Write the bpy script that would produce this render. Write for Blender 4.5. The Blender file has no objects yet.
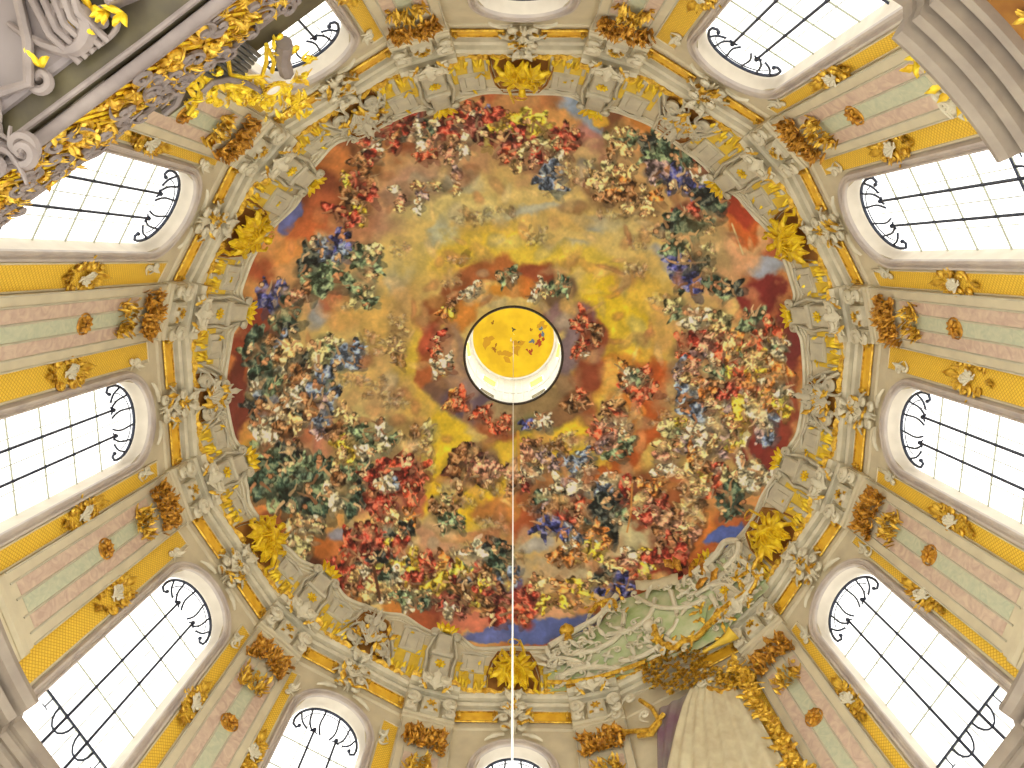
import bpy, math, random
import numpy as np
from mathutils import Vector, Matrix
SC = bpy.context.scene
COL = SC.collection
R = math.radians
rnd = random.Random(5)
# ---------------------------------------------------------------- camera (stands on the floor, looks up into the dome)
F_, T_, RO, CX, CY = 724.06, .1696, .012, -.2055, -5.0517
st, ct = math.sin(T_), math.cos(T_)
fw = Vector((0, st, ct)); dn = Vector((0, ct, -st)); rt = Vector((1, 0, 0))
c_, s_ = math.cos(RO), math.sin(RO)
right = rt*c_-dn*s_; down = rt*s_+dn*c_
cam = bpy.data.objects.new('camera', bpy.data.cameras.new('camera')); COL.objects.link(cam)
M = Matrix.Identity(4)
for i in range(3):
    M[i][0] = right[i]; M[i][1] = -down[i]; M[i][2] = -fw[i]
M[0][3], M[1][3], M[2][3] = CX, CY, 1.6
cam.matrix_world = M
cam.data.sensor_width = 36; cam.data.lens = F_/1024*36; cam.data.clip_end = 300; cam.data.clip_start = .05
SC.camera = cam
# ---------------------------------------------------------------- materials
def s2l(c):
    return tuple((v/255/12.92 if v/255 <= .04045 else ((v/255+.055)/1.055)**2.4) for v in c)
def mat(name, c1, c2=None, scale=3., rough=.7, metal=0., bump=.0, bscale=12., kind='noise', detail=4, coat=0):
    m = bpy.data.materials.new(name); m.use_nodes = True
    nt = m.node_tree; b = nt.nodes['Principled BSDF']
    b.inputs['Roughness'].default_value = rough; b.inputs['Metallic'].default_value = metal
    tc = nt.nodes.new('ShaderNodeTexCoord')
    if c2 is not None:
        if kind == 'noise':
            n = nt.nodes.new('ShaderNodeTexNoise'); n.inputs['Scale'].default_value = scale; n.inputs['Detail'].default_value = detail
            nt.links.new(tc.outputs['Object'], n.inputs['Vector']); fac = n.outputs['Fac']
        elif kind == 'vein':
            n = nt.nodes.new('ShaderNodeTexNoise'); n.inputs['Scale'].default_value = scale; n.inputs['Detail'].default_value = 6; n.inputs['Distortion'].default_value = 2.2
            nt.links.new(tc.outputs['Object'], n.inputs['Vector']); fac = n.outputs['Fac']
        elif kind == 'wave':
            n = nt.nodes.new('ShaderNodeTexWave'); n.inputs['Scale'].default_value = scale; n.inputs['Distortion'].default_value = 1.5
            nt.links.new(tc.outputs['Object'], n.inputs['Vector']); fac = n.outputs['Fac']
        cr = nt.nodes.new('ShaderNodeValToRGB')
        cr.color_ramp.elements[0].position = .35; cr.color_ramp.elements[1].position = .65
        cr.color_ramp.elements[0].color = (*s2l(c1), 1); cr.color_ramp.elements[1].color = (*s2l(c2), 1)
        nt.links.new(fac, cr.inputs[0]); nt.links.new(cr.outputs[0], b.inputs['Base Color'])
    else:
        b.inputs['Base Color'].default_value = (*s2l(c1), 1)
    if bump:
        n2 = nt.nodes.new('ShaderNodeTexNoise'); n2.inputs['Scale'].default_value = bscale; n2.inputs['Detail'].default_value = 5
        nt.links.new(tc.outputs['Object'], n2.inputs['Vector'])
        bm_ = nt.nodes.new('ShaderNodeBump'); bm_.inputs['Strength'].default_value = bump; bm_.inputs['Distance'].default_value = .05
        nt.links.new(n2.outputs['Fac'], bm_.inputs['Height']); nt.links.new(bm_.outputs[0], b.inputs['Normal'])
    return m
def lattice_mat(name, c1, c2, step=.085):
    m = bpy.data.materials.new(name); m.use_nodes = True
    nt = m.node_tree; b = nt.nodes['Principled BSDF']; b.inputs['Roughness'].default_value = .55
    uv = nt.nodes.new('ShaderNodeUVMap'); uv.uv_map = 'uv'
    ck = nt.nodes.new('ShaderNodeTexBrick'); ck.offset = 0; ck.inputs['Scale'].default_value = 1/step
    ck.inputs['Mortar Size'].default_value = .12; ck.inputs['Brick Width'].default_value = 1; ck.inputs['Row Height'].default_value = 1
    ck.inputs['Color1'].default_value = (*s2l(c1), 1); ck.inputs['Color2'].default_value = (*s2l(tuple(int(v*.96) for v in c1)), 1)
    ck.inputs['Mortar'].default_value = (*s2l(c2), 1)
    mp = nt.nodes.new('ShaderNodeMapping'); mp.inputs['Rotation'].default_value = (0, 0, R(45))
    nt.links.new(uv.outputs[0], mp.inputs[0]); nt.links.new(mp.outputs[0], ck.inputs['Vector']); nt.links.new(ck.outputs[0], b.inputs['Base Color'])
    return m
def emit(name, col, s):
    m = bpy.data.materials.new(name); m.use_nodes = True; nt = m.node_tree
    nt.nodes.remove(nt.nodes['Principled BSDF'])
    e = nt.nodes.new('ShaderNodeEmission'); e.inputs['Color'].default_value = (*s2l(col), 1); e.inputs['Strength'].default_value = s
    # faint lattice of leaded quarries
    uv = nt.nodes.new('ShaderNodeUVMap'); uv.uv_map = 'uv'
    br = nt.nodes.new('ShaderNodeTexBrick'); br.offset = 0; br.inputs['Scale'].default_value = 1/.22
    br.inputs['Brick Width'].default_value = 1; br.inputs['Row Height'].default_value = 1; br.inputs['Mortar Size'].default_value = .02
    br.inputs['Color1'].default_value = (*s2l(col), 1); br.inputs['Color2'].default_value = (*s2l(col), 1); br.inputs['Mortar'].default_value = (.45, .45, .42, 1)
    nt.links.new(uv.outputs[0], br.inputs['Vector']); nt.links.new(br.outputs[0], e.inputs['Color'])
    nt.links.new(e.outputs[0], nt.nodes['Material Output'].inputs[0])
    return m
MT = dict(
 cream=mat('cream_stucco', (212, 200, 168), (198, 186, 156), 1.3, .75, bump=.12, bscale=3),
 grey=mat('grey_stucco', (202, 194, 168), (184, 176, 154), 2., .7, bump=.15, bscale=5),
 white=mat('pale_stucco', (220, 212, 186), (200, 192, 166), 2., .7, bump=.12, bscale=6),
 reveal=mat('white_reveal', (228, 218, 200), (218, 208, 190), 2., .7),
 frame=mat('lilac_stone', (198, 186, 172), (178, 166, 158), 1.5, .6),
 pink=mat('pink_marble', (214, 192, 168), (192, 164, 146), 2.2, .45, kind='vein'),
 green=mat('green_marble', (200, 200, 170), (180, 186, 158), 2.6, .45, kind='vein'),
 panel=lattice_mat('yellow_diaper', (244, 204, 72), (206, 158, 40)),
 yellow=mat('yellow_stucco', (248, 200, 56), (230, 172, 36), 3., .5),
 inlay=mat('lemon_inlay', (230, 196, 64), (214, 180, 60), 3., .6),
 gold=mat('gilding', (244, 204, 76), (176, 126, 30), 6., .3, .5, .35, 22),
 goldl=mat('lemon_gilding', (250, 222, 52), (214, 170, 20), 4., .32, .3, .3, 20),
 goldd=mat('aged_gilding', (226, 168, 58), (150, 96, 26), 6., .32, .45, .5, 22),
 brown=mat('brown_ground', (168, 116, 46), (142, 92, 38), 2., .7),
 mint=mat('mint_stucco', (206, 208, 170), (168, 190, 130), 1.5, .7),
 iron=mat('dark_iron', (44, 50, 66), (54, 60, 76), 5., .5, .3),
 ironl=mat('pale_iron', (176, 178, 160), None, rough=.5),
 pipe=mat('organ_metal', (120, 124, 128), (96, 100, 108), 3., .35, .7),
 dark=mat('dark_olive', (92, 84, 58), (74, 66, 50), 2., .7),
 lilac=mat('lilac_plaster', (140, 130, 128), (126, 116, 116), .8, .7),
 curtain=mat('cream_cloth', (214, 204, 170), (196, 182, 148), 2., .8, bump=.1),
 loft=mat('loft_stone', (142, 130, 124), (120, 108, 104), 2., .6),
 cornice=mat('cornice_stone', (160, 148, 132), (142, 130, 118), 1.4, .7),
 lining=mat('purple_cloth', (124, 92, 108), (150, 146, 128), .6, .8),
 floor=mat('floor_marble', (200, 188, 170), (180, 166, 150), 1., .5),
 rope=mat('pale_cable', (240, 236, 224), None, rough=.5),
 rimdark=mat('dark_rim', (70, 58, 44), (54, 46, 38), 4., .6),
 lant=mat('lantern_white', (236, 234, 228), (224, 222, 216), 2., .7),
 glass=emit('daylit_glass', (255, 253, 247), 2.6),
 lglass=emit('lantern_fill_glass', (255, 253, 247), 21.),  # glows far stronger than the wall windows to fill the lantern with light
)
def smooth_mesh(me):
    me.polygons.foreach_set('use_smooth', [True]*len(me.polygons))
# ---------------------------------------------------------------- mesh builder: shapes are laid in a local frame f(s, u, n) -> world
class MB:
    def __init__(s, f=None):
        s.v = []; s.q = []; s.uv = {}; s.f = f or (lambda a, b, c: Vector((a, b, c)))
    def pt(s, a, b, c): s.v.append(tuple(s.f(a, b, c))); return len(s.v)-1
    def grid(s, P, closeu=False, closev=False, uv=None):
        """P rows of local points"""
        n, m = len(P), len(P[0]); base = len(s.v)
        for row in P:
            for p in row: s.pt(*p)
        for i in range(n if closeu else n-1):
            for j in range(m if closev else m-1):
                a = base+i*m+j; b = base+i*m+(j+1) % m; c = base+((i+1) % n)*m+(j+1) % m; d = base+((i+1) % n)*m+j
                s.q.append((a, b, c, d))
                if uv: s.uv[len(s.q)-1] = [uv(k) for k in ((i, j), (i, j+1), (i+1, j+1), (i+1, j))]
    def face(s, pts, uv=None):
        s.q.append(tuple(s.pt(*p) for p in pts))
        if uv: s.uv[len(s.q)-1] = uv
    def box(s, s0, s1, u0, u1, n0, n1, bev=.0, ns=1, nu=1):
        """slab with bevelled face; subdivided so that it follows curved surfaces"""
        rows = []
        for (e, n) in ((0, n0), (0, n1-bev), (bev, n1)):
            ring = []
            a0, a1, b0, b1 = s0+e, s1-e, u0+e, u1-e
            for i in range(ns): ring.append((a0+(a1-a0)*i/ns, b0, n))
            for i in range(nu): ring.append((a1, b0+(b1-b0)*i/nu, n))
            for i in range(ns): ring.append((a1-(a1-a0)*i/ns, b1, n))
            for i in range(nu): ring.append((a0, b1-(b1-b0)*i/nu, n))
            rows.append(ring)
        s.grid(rows, closev=True)
        g = [[(s0+bev+(s1-s0-2*bev)*i/ns, u0+bev+(u1-u0-2*bev)*j/nu, n1) for i in range(ns+1)] for j in range(nu+1)]
        s.grid(g, uv=lambda k: (s0+(s1-s0)*k[1]/ns, u0+(u1-u0)*k[0]/nu))
    def tube(s, pts, r, seg=6, r1=None, taper=None, flat=1., cap=True):
        P = [Vector(p) for p in pts]; n = len(P); rows = []
        up = None
        for i, p in enumerate(P):
            t = (P[min(i+1, n-1)]-P[max(i-1, 0)])
            if t.length < 1e-9: t = Vector((1, 0, 0))
            t.normalize()
            ref = Vector((0, 0, 1)) if abs(t.z) < .9 else Vector((1, 0, 0))
            a = t.cross(ref).normalized(); b = t.cross(a)
            x = i/(n-1)
            rr = taper(x)*r if taper else (r+(r1-r)*x if r1 is not None else r)
            rows.append([tuple(p+a*math.cos(2*math.pi*k/seg)*rr+b*math.sin(2*math.pi*k/seg)*rr*flat) for k in range(seg)])
        s.grid(rows, closev=True)
        if cap:
            for row in (rows[0][::-1], rows[-1]): s.face(row)
    def ball(s, x, y, z, r, ry=None, rz=None, seg=8, rings=5):
        ry = ry or r; rz = rz or r; rows = []
        for i in range(rings+1):
            a = math.pi*i/rings
            rows.append([(x+r*math.sin(a)*math.cos(2*math.pi*k/seg), y+ry*math.sin(a)*math.sin(2*math.pi*k/seg), z+rz*math.cos(a)) for k in range(seg)])
        s.grid(rows, closev=True)
    def leaf(s, x, y, n, L, W, ang, lift=.15, curl=.2, seg=6, lobes=0):
        """acanthus-like leaf: pointed, ridged along the middle, tip curling off the ground"""
        ca, sa = math.cos(ang), math.sin(ang); rows = []
        for i in range(seg+1):
            t = i/seg; w = W*math.sin(math.pi*min(1, t*.93+.07))**.8*(1-.3*t)
            if lobes: w *= 1+.28*math.cos(t*lobes*6.283)
            h = n+lift*math.sin(t*math.pi*.75)+curl*t*t
            row = []
            for j, k in enumerate((-1, -.5, 0, .5, 1)):
                d = -.35*W*abs(k)**1.2+(.12*W if j in (1, 3) else 0)
                row.append((x+ca*L*t-sa*w*k, y+sa*L*t+ca*w*k, h+d))
            rows.append(row)
        s.grid(rows)
        s.grid([[(p[0], p[1], p[2]-.04) for p in row[::-1]] for row in rows])
    def scroll(s, x, y, n, size, rot=0., hand=1, turns=1.25, r=.06, tail=1., seg=6, h=.05):
        """C-scroll: a volute that opens into a swept tail"""
        pts = []; N = int(14*turns)+8
        for i in range(N+1):
            t = i/N; a = t*turns*2*math.pi; q = size*(.12+.88*t**1.1)*.5
            pts.append((q*math.cos(a), q*math.sin(a)*hand, h*(1-t)))
        a = turns*2*math.pi; ex, ey = pts[-1][0], pts[-1][1]
        dx, dy = -math.sin(a), math.cos(a)*hand
        for i in range(1, 6):
            t = i/5*tail*size; pts.append((ex+dx*t-math.cos(a)*t*t*.25/size, ey+dy*t-math.sin(a)*hand*t*t*.25/size, 0))
        cr, sr = math.cos(rot), math.sin(rot)
        pts = [(x+p[0]*cr-p[1]*sr, y+p[0]*sr+p[1]*cr, n+p[2]+r) for p in pts]
        s.tube(pts, r, seg, taper=lambda t: (.75+.5*math.sin(t*math.pi))*(1-.5*max(0, t-.7)/.3))
    def rosette(s, x, y, n, rad, petals=8, lift=.05):
        for k in range(petals):
            s.leaf(x, y, n, rad, rad*.3, k*2*math.pi/petals, lift, .02, 4)
        s.ball(x, y, n+lift, rad*.28, rad*.28, rad*.2, 8, 4)
    def shell(s, x, y, n, rad, ang, spread=2.2, ribs=7, lift=.1):
        N = ribs*2; rows = []
        for i in range(6):
            t = i/5; row = []
            for j in range(N+1):
                a = ang-spread/2+spread*j/N; rib = (.05 if j % 2 else -.03)*rad*t
                rr = rad*t*(1+(.06 if j % 2 else -.05)*(t > .8))
                row.append((x+rr*math.cos(a), y+rr*math.sin(a), n+lift*(1-(1-t)**2)+rib+.04))
            rows.append(row)
        s.grid(rows); s.ball(x, y, n+.05, rad*.14, rad*.14, rad*.12, 8, 4)
    def build(s, name, m, parent=None, smooth=True, origin=None):
        me = bpy.data.meshes.new(name)
        o0 = Vector(origin) if origin is not None else Vector((0, 0, 0))
        if parent is not None and origin is None: o0 = Vector(parent.get('_o', (0, 0, 0)))
        vs = [tuple(Vector(v)-o0) for v in s.v]
        me.from_pydata(vs, [], s.q); me.update()
        if s.uv:
            ul = me.uv_layers.new(name='uv'); d = ul.data
            for k, p in enumerate(me.polygons):
                w = s.uv.get(k)
                if w:
                    for li, c in zip(p.loop_indices, w): d[li].uv = c
        if smooth:
            try:
                smooth_mesh(me); me.set_sharp_from_angle(angle=R(38))
            except Exception: pass
        me.materials.append(MT[m] if isinstance(m, str) else m)
        o = bpy.data.objects.new(name, me); COL.objects.link(o)
        if parent is not None: o.parent = parent
        else: o.location = o0
        return o
def tag(o, label=None, cat=None, group=None, kind=None):
    if label: o['label'] = label
    if cat: o['category'] = cat
    if group: o['group'] = group
    if kind: o['kind'] = kind
    return o
def thing(name, label, cat, loc, group=None):
    o = bpy.data.objects.new(name, None); COL.objects.link(o); o.empty_display_size = .2
    o.location = loc; o['_o'] = tuple(loc)
    return tag(o, label, cat, group)
def structure(name, mb, m, parent=None, label=None):
    o = mb.build(name, m, parent); 
    if parent is None: o['kind'] = 'structure'
    if label: o['label'] = label
    return o
# ---------------------------------------------------------------- plan: twelve corners with pilasters, twelve bays with windows
def rad(a): return Vector((math.sin(R(a)), math.cos(R(a)), 0))
def tan(a): return Vector((math.cos(R(a)), -math.sin(R(a)), 0))
PIL = [-164.5, -134.5, -104.7, -74.2, -44.2, -15, 15, 46.8, 74.7, 105.5, 135.6, 165.5]
WIN = [-150., -120.5, -89., -58.7, -30.2, 0., 30.5, 60.9, 89.4, 120.7, 149.8, 180.]   # WIN[k] lies between PIL[k] and PIL[k+1]
RC = 12.94
def corner(k): return rad(PIL[k % 12])*RC
def bayframe(k):
    A, B = corner(k), corner(k+1); t = (B-A).normalized(); n = Vector((t.y, -t.x, 0)) 
    if n.dot(A) > 0: n = -n
    # s is measured from the foot of the window axis
    w = rad(WIN[k]); d = A.dot(-n)/w.dot(-n); o = w*d
    return o, t, n, (A-o).dot(t), (B-o).dot(t)
def plane_map(o, t, n):
    return lambda s, u, h: Vector((o.x+t.x*s+n.x*h, o.y+t.y*s+n.y*h, u))
def pil_map(k, rho=12.5):
    a = PIL[k % 12]; o = rad(a)*rho; return plane_map(o, tan(a), -rad(a))
# vertical section of the room
ZS, ZE = 30.4, 9.86      # springing and rise of the dome ellipse (half width 11.52)
RD = 11.52
def dome_R(z):
    if z <= ZS: return RD
    q = 1-((z-ZS)/ZE)**2
    return RD*math.sqrt(max(q, 0))
prof = [(12.12, 27.95), (12.0, 28.5), (11.85, 29.2), (11.66, 29.8), (11.46, 30.4)]
for i in range(1, 60):
    ph = i*math.pi/2/60; prof.append(((RD-.06)*math.cos(ph), ZS+(ZE-.06)*math.sin(ph)))
pl = [0.]
for a, b in zip(prof, prof[1:]): pl.append(pl[-1]+math.hypot(b[0]-a[0], b[1]-a[1]))
def prof_at(u):
    if u < 0: return prof[0][0]-u*.15, prof[0][1]+u, -1., 0.
    for i in range(len(pl)-1):
        if u <= pl[i+1] or i == len(pl)-2:
            t = (u-pl[i])/(pl[i+1]-pl[i]); a, b = prof[i], prof[i+1]
            L = math.hypot(b[0]-a[0], b[1]-a[1]); dr, dz = (b[0]-a[0])/L, (b[1]-a[1])/L
            return a[0]+(b[0]-a[0])*t, a[1]+(b[1]-a[1])*t, -dz, dr      # inward normal (radial, z)
def surf(az0, u0=0., rot=0.):
    """frame that follows attic and dome: s along the ring, u up the slope, n towards the room"""
    cr, sr = math.cos(rot), math.sin(rot)
    def f(s, u, n):
        s, u = s*cr-u*sr, s*sr+u*cr
        r, z, nr, nz = prof_at(u0+u)
        a = az0+math.degrees(s/max(prof_at(u0)[0], 1.))
        return rad(a)*(r+nr*n)+Vector((0, 0, z+nz*n))
    return f
def view_hit(px, py):
    """where the camera's ray meets the attic or dome: (azimuth, u)"""
    X, Y = (px-512)/F_, (py-384)/F_
    d = (fw+right*X+down*Y)
    lo, hi = 24., 40.2; P = lambda z: Vector((CX, CY, 1.6))+d*((z-1.6)/d.z)
    def Rz(z):
        if z < 27.95: return 12.4
        if z <= 30.4:
            for a, b in zip(prof, prof[1:]):
                if a[1] <= z <= b[1]: return a[0]+(b[0]-a[0])*(z-a[1])/(b[1]-a[1])
        return dome_R(z)
    for _ in range(40):
        m_ = (lo+hi)/2; p = P(m_)
        if math.hypot(p.x, p.y) < Rz(m_): lo = m_
        else: hi = m_
    p = P(lo); z = lo
    az = math.degrees(math.atan2(p.x, p.y))
    u = 0.
    for i in range(len(pl)-1):
        if prof[i][1] <= z <= prof[i+1][1]:
            u = pl[i]+(pl[i+1]-pl[i])*(z-prof[i][1])/(prof[i+1][1]-prof[i][1]); break
    else: u = z-prof[0][1] if z < prof[0][1] else pl[-1]
    return az, u
def at(px, py, z):
    X, Y = (px-512)/F_, (py-384)/F_
    d = (fw+right*X+down*Y); return Vector((CX, CY, 1.6))+d*((z-1.6)/d.z)
FRESCO_GAIN = 1.4; WORLD = 5.2; EXPO = 0.06
# ---------------------------------------------------------------- fresco pigment (a generic sky full of clouds and small figures)
# The pigment is laid out on a plan grid that covers the dome and is then carried onto the dome's vertices.
PX0, PY0, PS = 205.0, 65.0, 2.5            # plan origin and grid cells per unit
PW, PH = int(625*PS), int(610*PS)
prng = np.random.RandomState(7)
def vnoise(h, w, cell, rng):
    gh, gw = int(h/cell)+3, int(w/cell)+3
    g = rng.rand(gh, gw).astype(np.float32)
    y = np.arange(h)/cell; x = np.arange(w)/cell
    y0 = y.astype(int); x0 = x.astype(int)
    fy = (y-y0)[:, None]; fx = (x-x0)[None, :]
    fy = fy*fy*(3-2*fy); fx = fx*fx*(3-2*fx)
    a = g[y0][:, x0]; b = g[y0][:, x0+1]; c = g[y0+1][:, x0]; d = g[y0+1][:, x0+1]
    return (a*(1-fx)+b*fx)*(1-fy)+(c*(1-fx)+d*fx)*fy
def fbm(h, w, cell, oct_, rng, gain=.5):
    o = np.zeros((h, w), np.float32); a = 1.; t = 0.
    for i in range(oct_):
        o += a*vnoise(h, w, cell, rng); t += a; a *= gain; cell = max(1.5, cell/2.)
    return o/t-.5
class Fresco:
    def __init__(s):
        s.im = np.zeros((PH, PW, 3), np.float32)
        yy, xx = np.mgrid[0:PH, 0:PW].astype(np.float32)
        s.x = xx/PS+PX0; s.y = yy/PS+PY0
        s.wx = fbm(PH, PW, 60*PS/2, 5, prng, .55)*44; s.wy = fbm(PH, PW, 60*PS/2, 5, prng, .55)*44
        s.n1 = fbm(PH, PW, 24*PS/2, 5, prng, .6)
        s.n2 = fbm(PH, PW, 5*PS, 3, prng, .6)
        s.n3 = fbm(PH, PW, 2.4*PS, 2, prng, .6)
    def blob(s, x, y, rx, ry, rot, col, a=1., soft=.5, warp=1., tex=.12):
        m = max(rx, ry)*1.5+24*warp
        i0, i1 = max(0, int((y-m-PY0)*PS)), min(PH, int((y+m-PY0)*PS))
        j0, j1 = max(0, int((x-m-PX0)*PS)), min(PW, int((x+m-PX0)*PS))
        if i1 <= i0 or j1 <= j0: return
        sl = (slice(i0, i1), slice(j0, j1))
        k = warp*min(1., (rx+ry)/50.)
        dx = s.x[sl]-x+s.wx[sl]*k; dy = s.y[sl]-y+s.wy[sl]*k
        c, sn = math.cos(math.radians(rot)), math.sin(math.radians(rot))
        u = (dx*c+dy*sn)/rx; v = (-dx*sn+dy*c)/ry
        d = np.sqrt(u*u+v*v)
        al = np.clip((1+soft*.5-d)/max(soft, .02), 0, 1); al = al*al*(3-2*al)*a
        sh = 1+tex*3*s.n1[sl]+tex*1.2*(np.clip(1-d, 0, 1)-.35)
        C = np.array(col, np.float32)/255.
        s.im[sl] = s.im[sl]*(1-al[..., None])+C*sh[..., None]*al[..., None]
    def stroke(s, pts, w, col, w1=None, a=1.):
        w1 = w if w1 is None else w1
        p = np.array(pts, np.float32)
        m = max(w, w1)+1.5
        i0, i1 = max(0, int((p[:, 1].min()-m-PY0)*PS)), min(PH, int((p[:, 1].max()+m-PY0)*PS)+1)
        j0, j1 = max(0, int((p[:, 0].min()-m-PX0)*PS)), min(PW, int((p[:, 0].max()+m-PX0)*PS)+1)
        if i1 <= i0 or j1 <= j0: return
        sl = (slice(i0, i1), slice(j0, j1)); X = s.x[sl]; Y = s.y[sl]
        al = np.zeros(X.shape, np.float32); n = len(p)-1
        for k in range(n):
            ax, ay = p[k]; bx, by = p[k+1]-p[k]; L = bx*bx+by*by+1e-6
            t = np.clip(((X-ax)*bx+(Y-ay)*by)/L, 0, 1)
            ww = w+(w1-w)*(k+t)/n
            al = np.maximum(al, np.clip((ww-np.hypot(X-ax-t*bx, Y-ay-t*by))/.5+.5, 0, 1))
        al = (al*a)[..., None]
        s.im[sl] = s.im[sl]*(1-al)+np.array(col, np.float32)/255.*al
    def drape(s, x, y, rx, ry, rot, col, rng, a=.95, folds=1.):
        m = max(rx, ry)*1.7+2
        i0, i1 = max(0, int((y-m-PY0)*PS)), min(PH, int((y+m-PY0)*PS))
        j0, j1 = max(0, int((x-m-PX0)*PS)), min(PW, int((x+m-PX0)*PS))
        if i1 <= i0 or j1 <= j0: return
        sl = (slice(i0, i1), slice(j0, j1))
        dx = s.x[sl]-x; dy = s.y[sl]-y
        c, sn = math.cos(rot), math.sin(rot)
        u = (dx*c+dy*sn)/rx; v = (-dx*sn+dy*c)/ry
        ang = np.arctan2(v, u)
        k1, k2, p1, p2 = rng.randint(2, 4), rng.randint(3, 6), rng.rand()*6, rng.rand()*6
        edge = 1+.26*np.sin(k1*ang+p1)+.16*np.sin(k2*ang+p2)+.55*s.n2[sl]
        d = np.sqrt(u*u+v*v)/np.maximum(edge, .3)
        al = (np.clip((1-d)*min(rx, ry)*1.3+.3, 0, 1)*a)[..., None]
        f = np.sin((u*(2.2+rng.rand()*2)+v*(rng.rand()*3-1.5))*1.35+s.n2[sl]*6+rng.rand()*6)
        lit = .96+(f*.4+s.n3[sl]*.35)*folds-.32*np.clip(d-.55, 0, 1)*(1+np.sign(v))
        C = np.clip(np.array(col, np.float32)/255.*1.12*lit[..., None], 0, 1)
        hi = np.clip(f-.6, 0, 1)[..., None]*.75*folds
        C = C+(np.array([.86, .80, .62], np.float32)-C)*hi
        s.im[sl] = s.im[sl]*(1-al)+C*al
    def figure(s, x, y, sz, col, rng, fade=1., axis=None):
        """one small draped figure: shadow, cloth, limbs, head"""
        ax = rng.rand()*6.283 if axis is None else axis+rng.randn()*.5
        sk = [(222, 172, 122), (205, 150, 105), (228, 190, 145), (190, 125, 85)][rng.randint(4)]
        if fade < .8:
            sk = tuple(int(c*fade+200*(1-fade)) for c in sk)
        s.drape(x+sz*.3, y+sz*.4, sz*1.1, sz*.62, ax+.5, tuple(int(c*.45+30) for c in col), rng, a=.5*fade, folds=.4)
        s.drape(x, y, sz*1.1, sz*(.5+.25*rng.rand()), ax, col, rng, a=.97*fade, folds=1.35)
        hx, hy = x+math.cos(ax)*sz*.9, y+math.sin(ax)*sz*.9
        if rng.rand() < .75:      # bare torso or shoulders
            s.drape(x+math.cos(ax)*sz*.5, y+math.sin(ax)*sz*.5, sz*.36, sz*.24, ax, sk, rng, a=.95*fade, folds=.5)
        if rng.rand() < .7:
            kk = .65+.6*rng.rand(); c2 = tuple(int(min(235, c*kk+18)) for c in col)
            b = ax+rng.choice([2., -2., 2.8])
            s.drape(x+math.cos(b)*sz*.7, y+math.sin(b)*sz*.7, sz*.7, sz*.32, b+rng.randn()*.4, c2, rng, a=.92*fade, folds=1.2)
        for k in range(rng.randint(1, 4)):
            b = ax+rng.choice([-1, 1])*(.5+.7*rng.rand())+(math.pi if k % 2 else 0)
            r0 = sz*.3; r1 = sz*(.75+.35*rng.rand()); bb = b+rng.randn()*.7
            q = (x+math.cos(b)*r0, y+math.sin(b)*r0); e = (x+math.cos(b)*r1*.8, y+math.sin(b)*r1*.8)
            e2 = (e[0]+math.cos(bb)*sz*.38, e[1]+math.sin(bb)*sz*.38)
            shade = .62+.45*rng.rand(); sc = tuple(int(min(255, c*shade)) for c in sk)
            s.stroke([(q[0]+.35, q[1]+.45), (e[0]+.35, e[1]+.45), (e2[0]+.3, e2[1]+.4)], sz*.11, (84, 48, 30), .3, .55*fade)
            s.stroke([q, e, e2], sz*(.10+.04*rng.rand()), sc, sz*.035, .88*fade)
        s.stroke([(hx, hy), (hx+.3, hy+.3)], sz*.19, (92, 54, 30), sz*.18, .9*fade)
        s.stroke([(hx-math.cos(ax)*.4, hy-math.sin(ax)*.4), (hx-math.cos(ax)*.5, hy-math.sin(ax)*.4)], sz*.14, sk, sz*.14, fade)
PAL = dict(
 r=(150, 44, 34), R=(196, 70, 44), m=(110, 44, 40), o=(200, 110, 44), y=(224, 178, 44), g=(52, 74, 62), G=(92, 112, 84), k=(36, 44, 46),
 b=(62, 66, 140), B=(104, 120, 156), w=(208, 192, 158), p=(186, 120, 98), n=(124, 76, 42), c=(214, 166, 104), l=(170, 160, 108), v=(130, 104, 112))
def cluster(F, x, y, rx, ry, rot, pal, n, sz, seed, fade=1.):
    rng = np.random.RandomState(seed)
    c, sn = math.cos(math.radians(rot)), math.sin(math.radians(rot))
    n = max(2, int(n*.62)); ok = pal.replace('c', '').replace('l', '').replace('n', '').replace('p', '')
    if not ok: fade = min(fade, .62)
    mc = np.mean([PAL[q] for q in pal], 0); F.blob(x, y, rx*1.05, ry*1.05, rot, tuple(mc*.72), .6*fade, .7, .7, .3)
    for i in range(n):
        r = math.sqrt((i+.5)/n); th = i*2.39996+rng.rand()*.6
        u, v = r*math.cos(th)*rx, r*math.sin(th)*ry
        xx, yy = x+u*c-v*sn, y+u*sn+v*c
        col = PAL[pal[(int(xx/10)*7+int(yy/10)*13+seed) % len(pal)]] if rng.rand() < .75 else PAL[pal[rng.randint(len(pal))]]
        F.figure(x+u*c-v*sn+rng.randn(), y+u*sn+v*c+rng.randn(), sz*(1.0+.75*rng.rand()), col, rng, fade)
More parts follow.
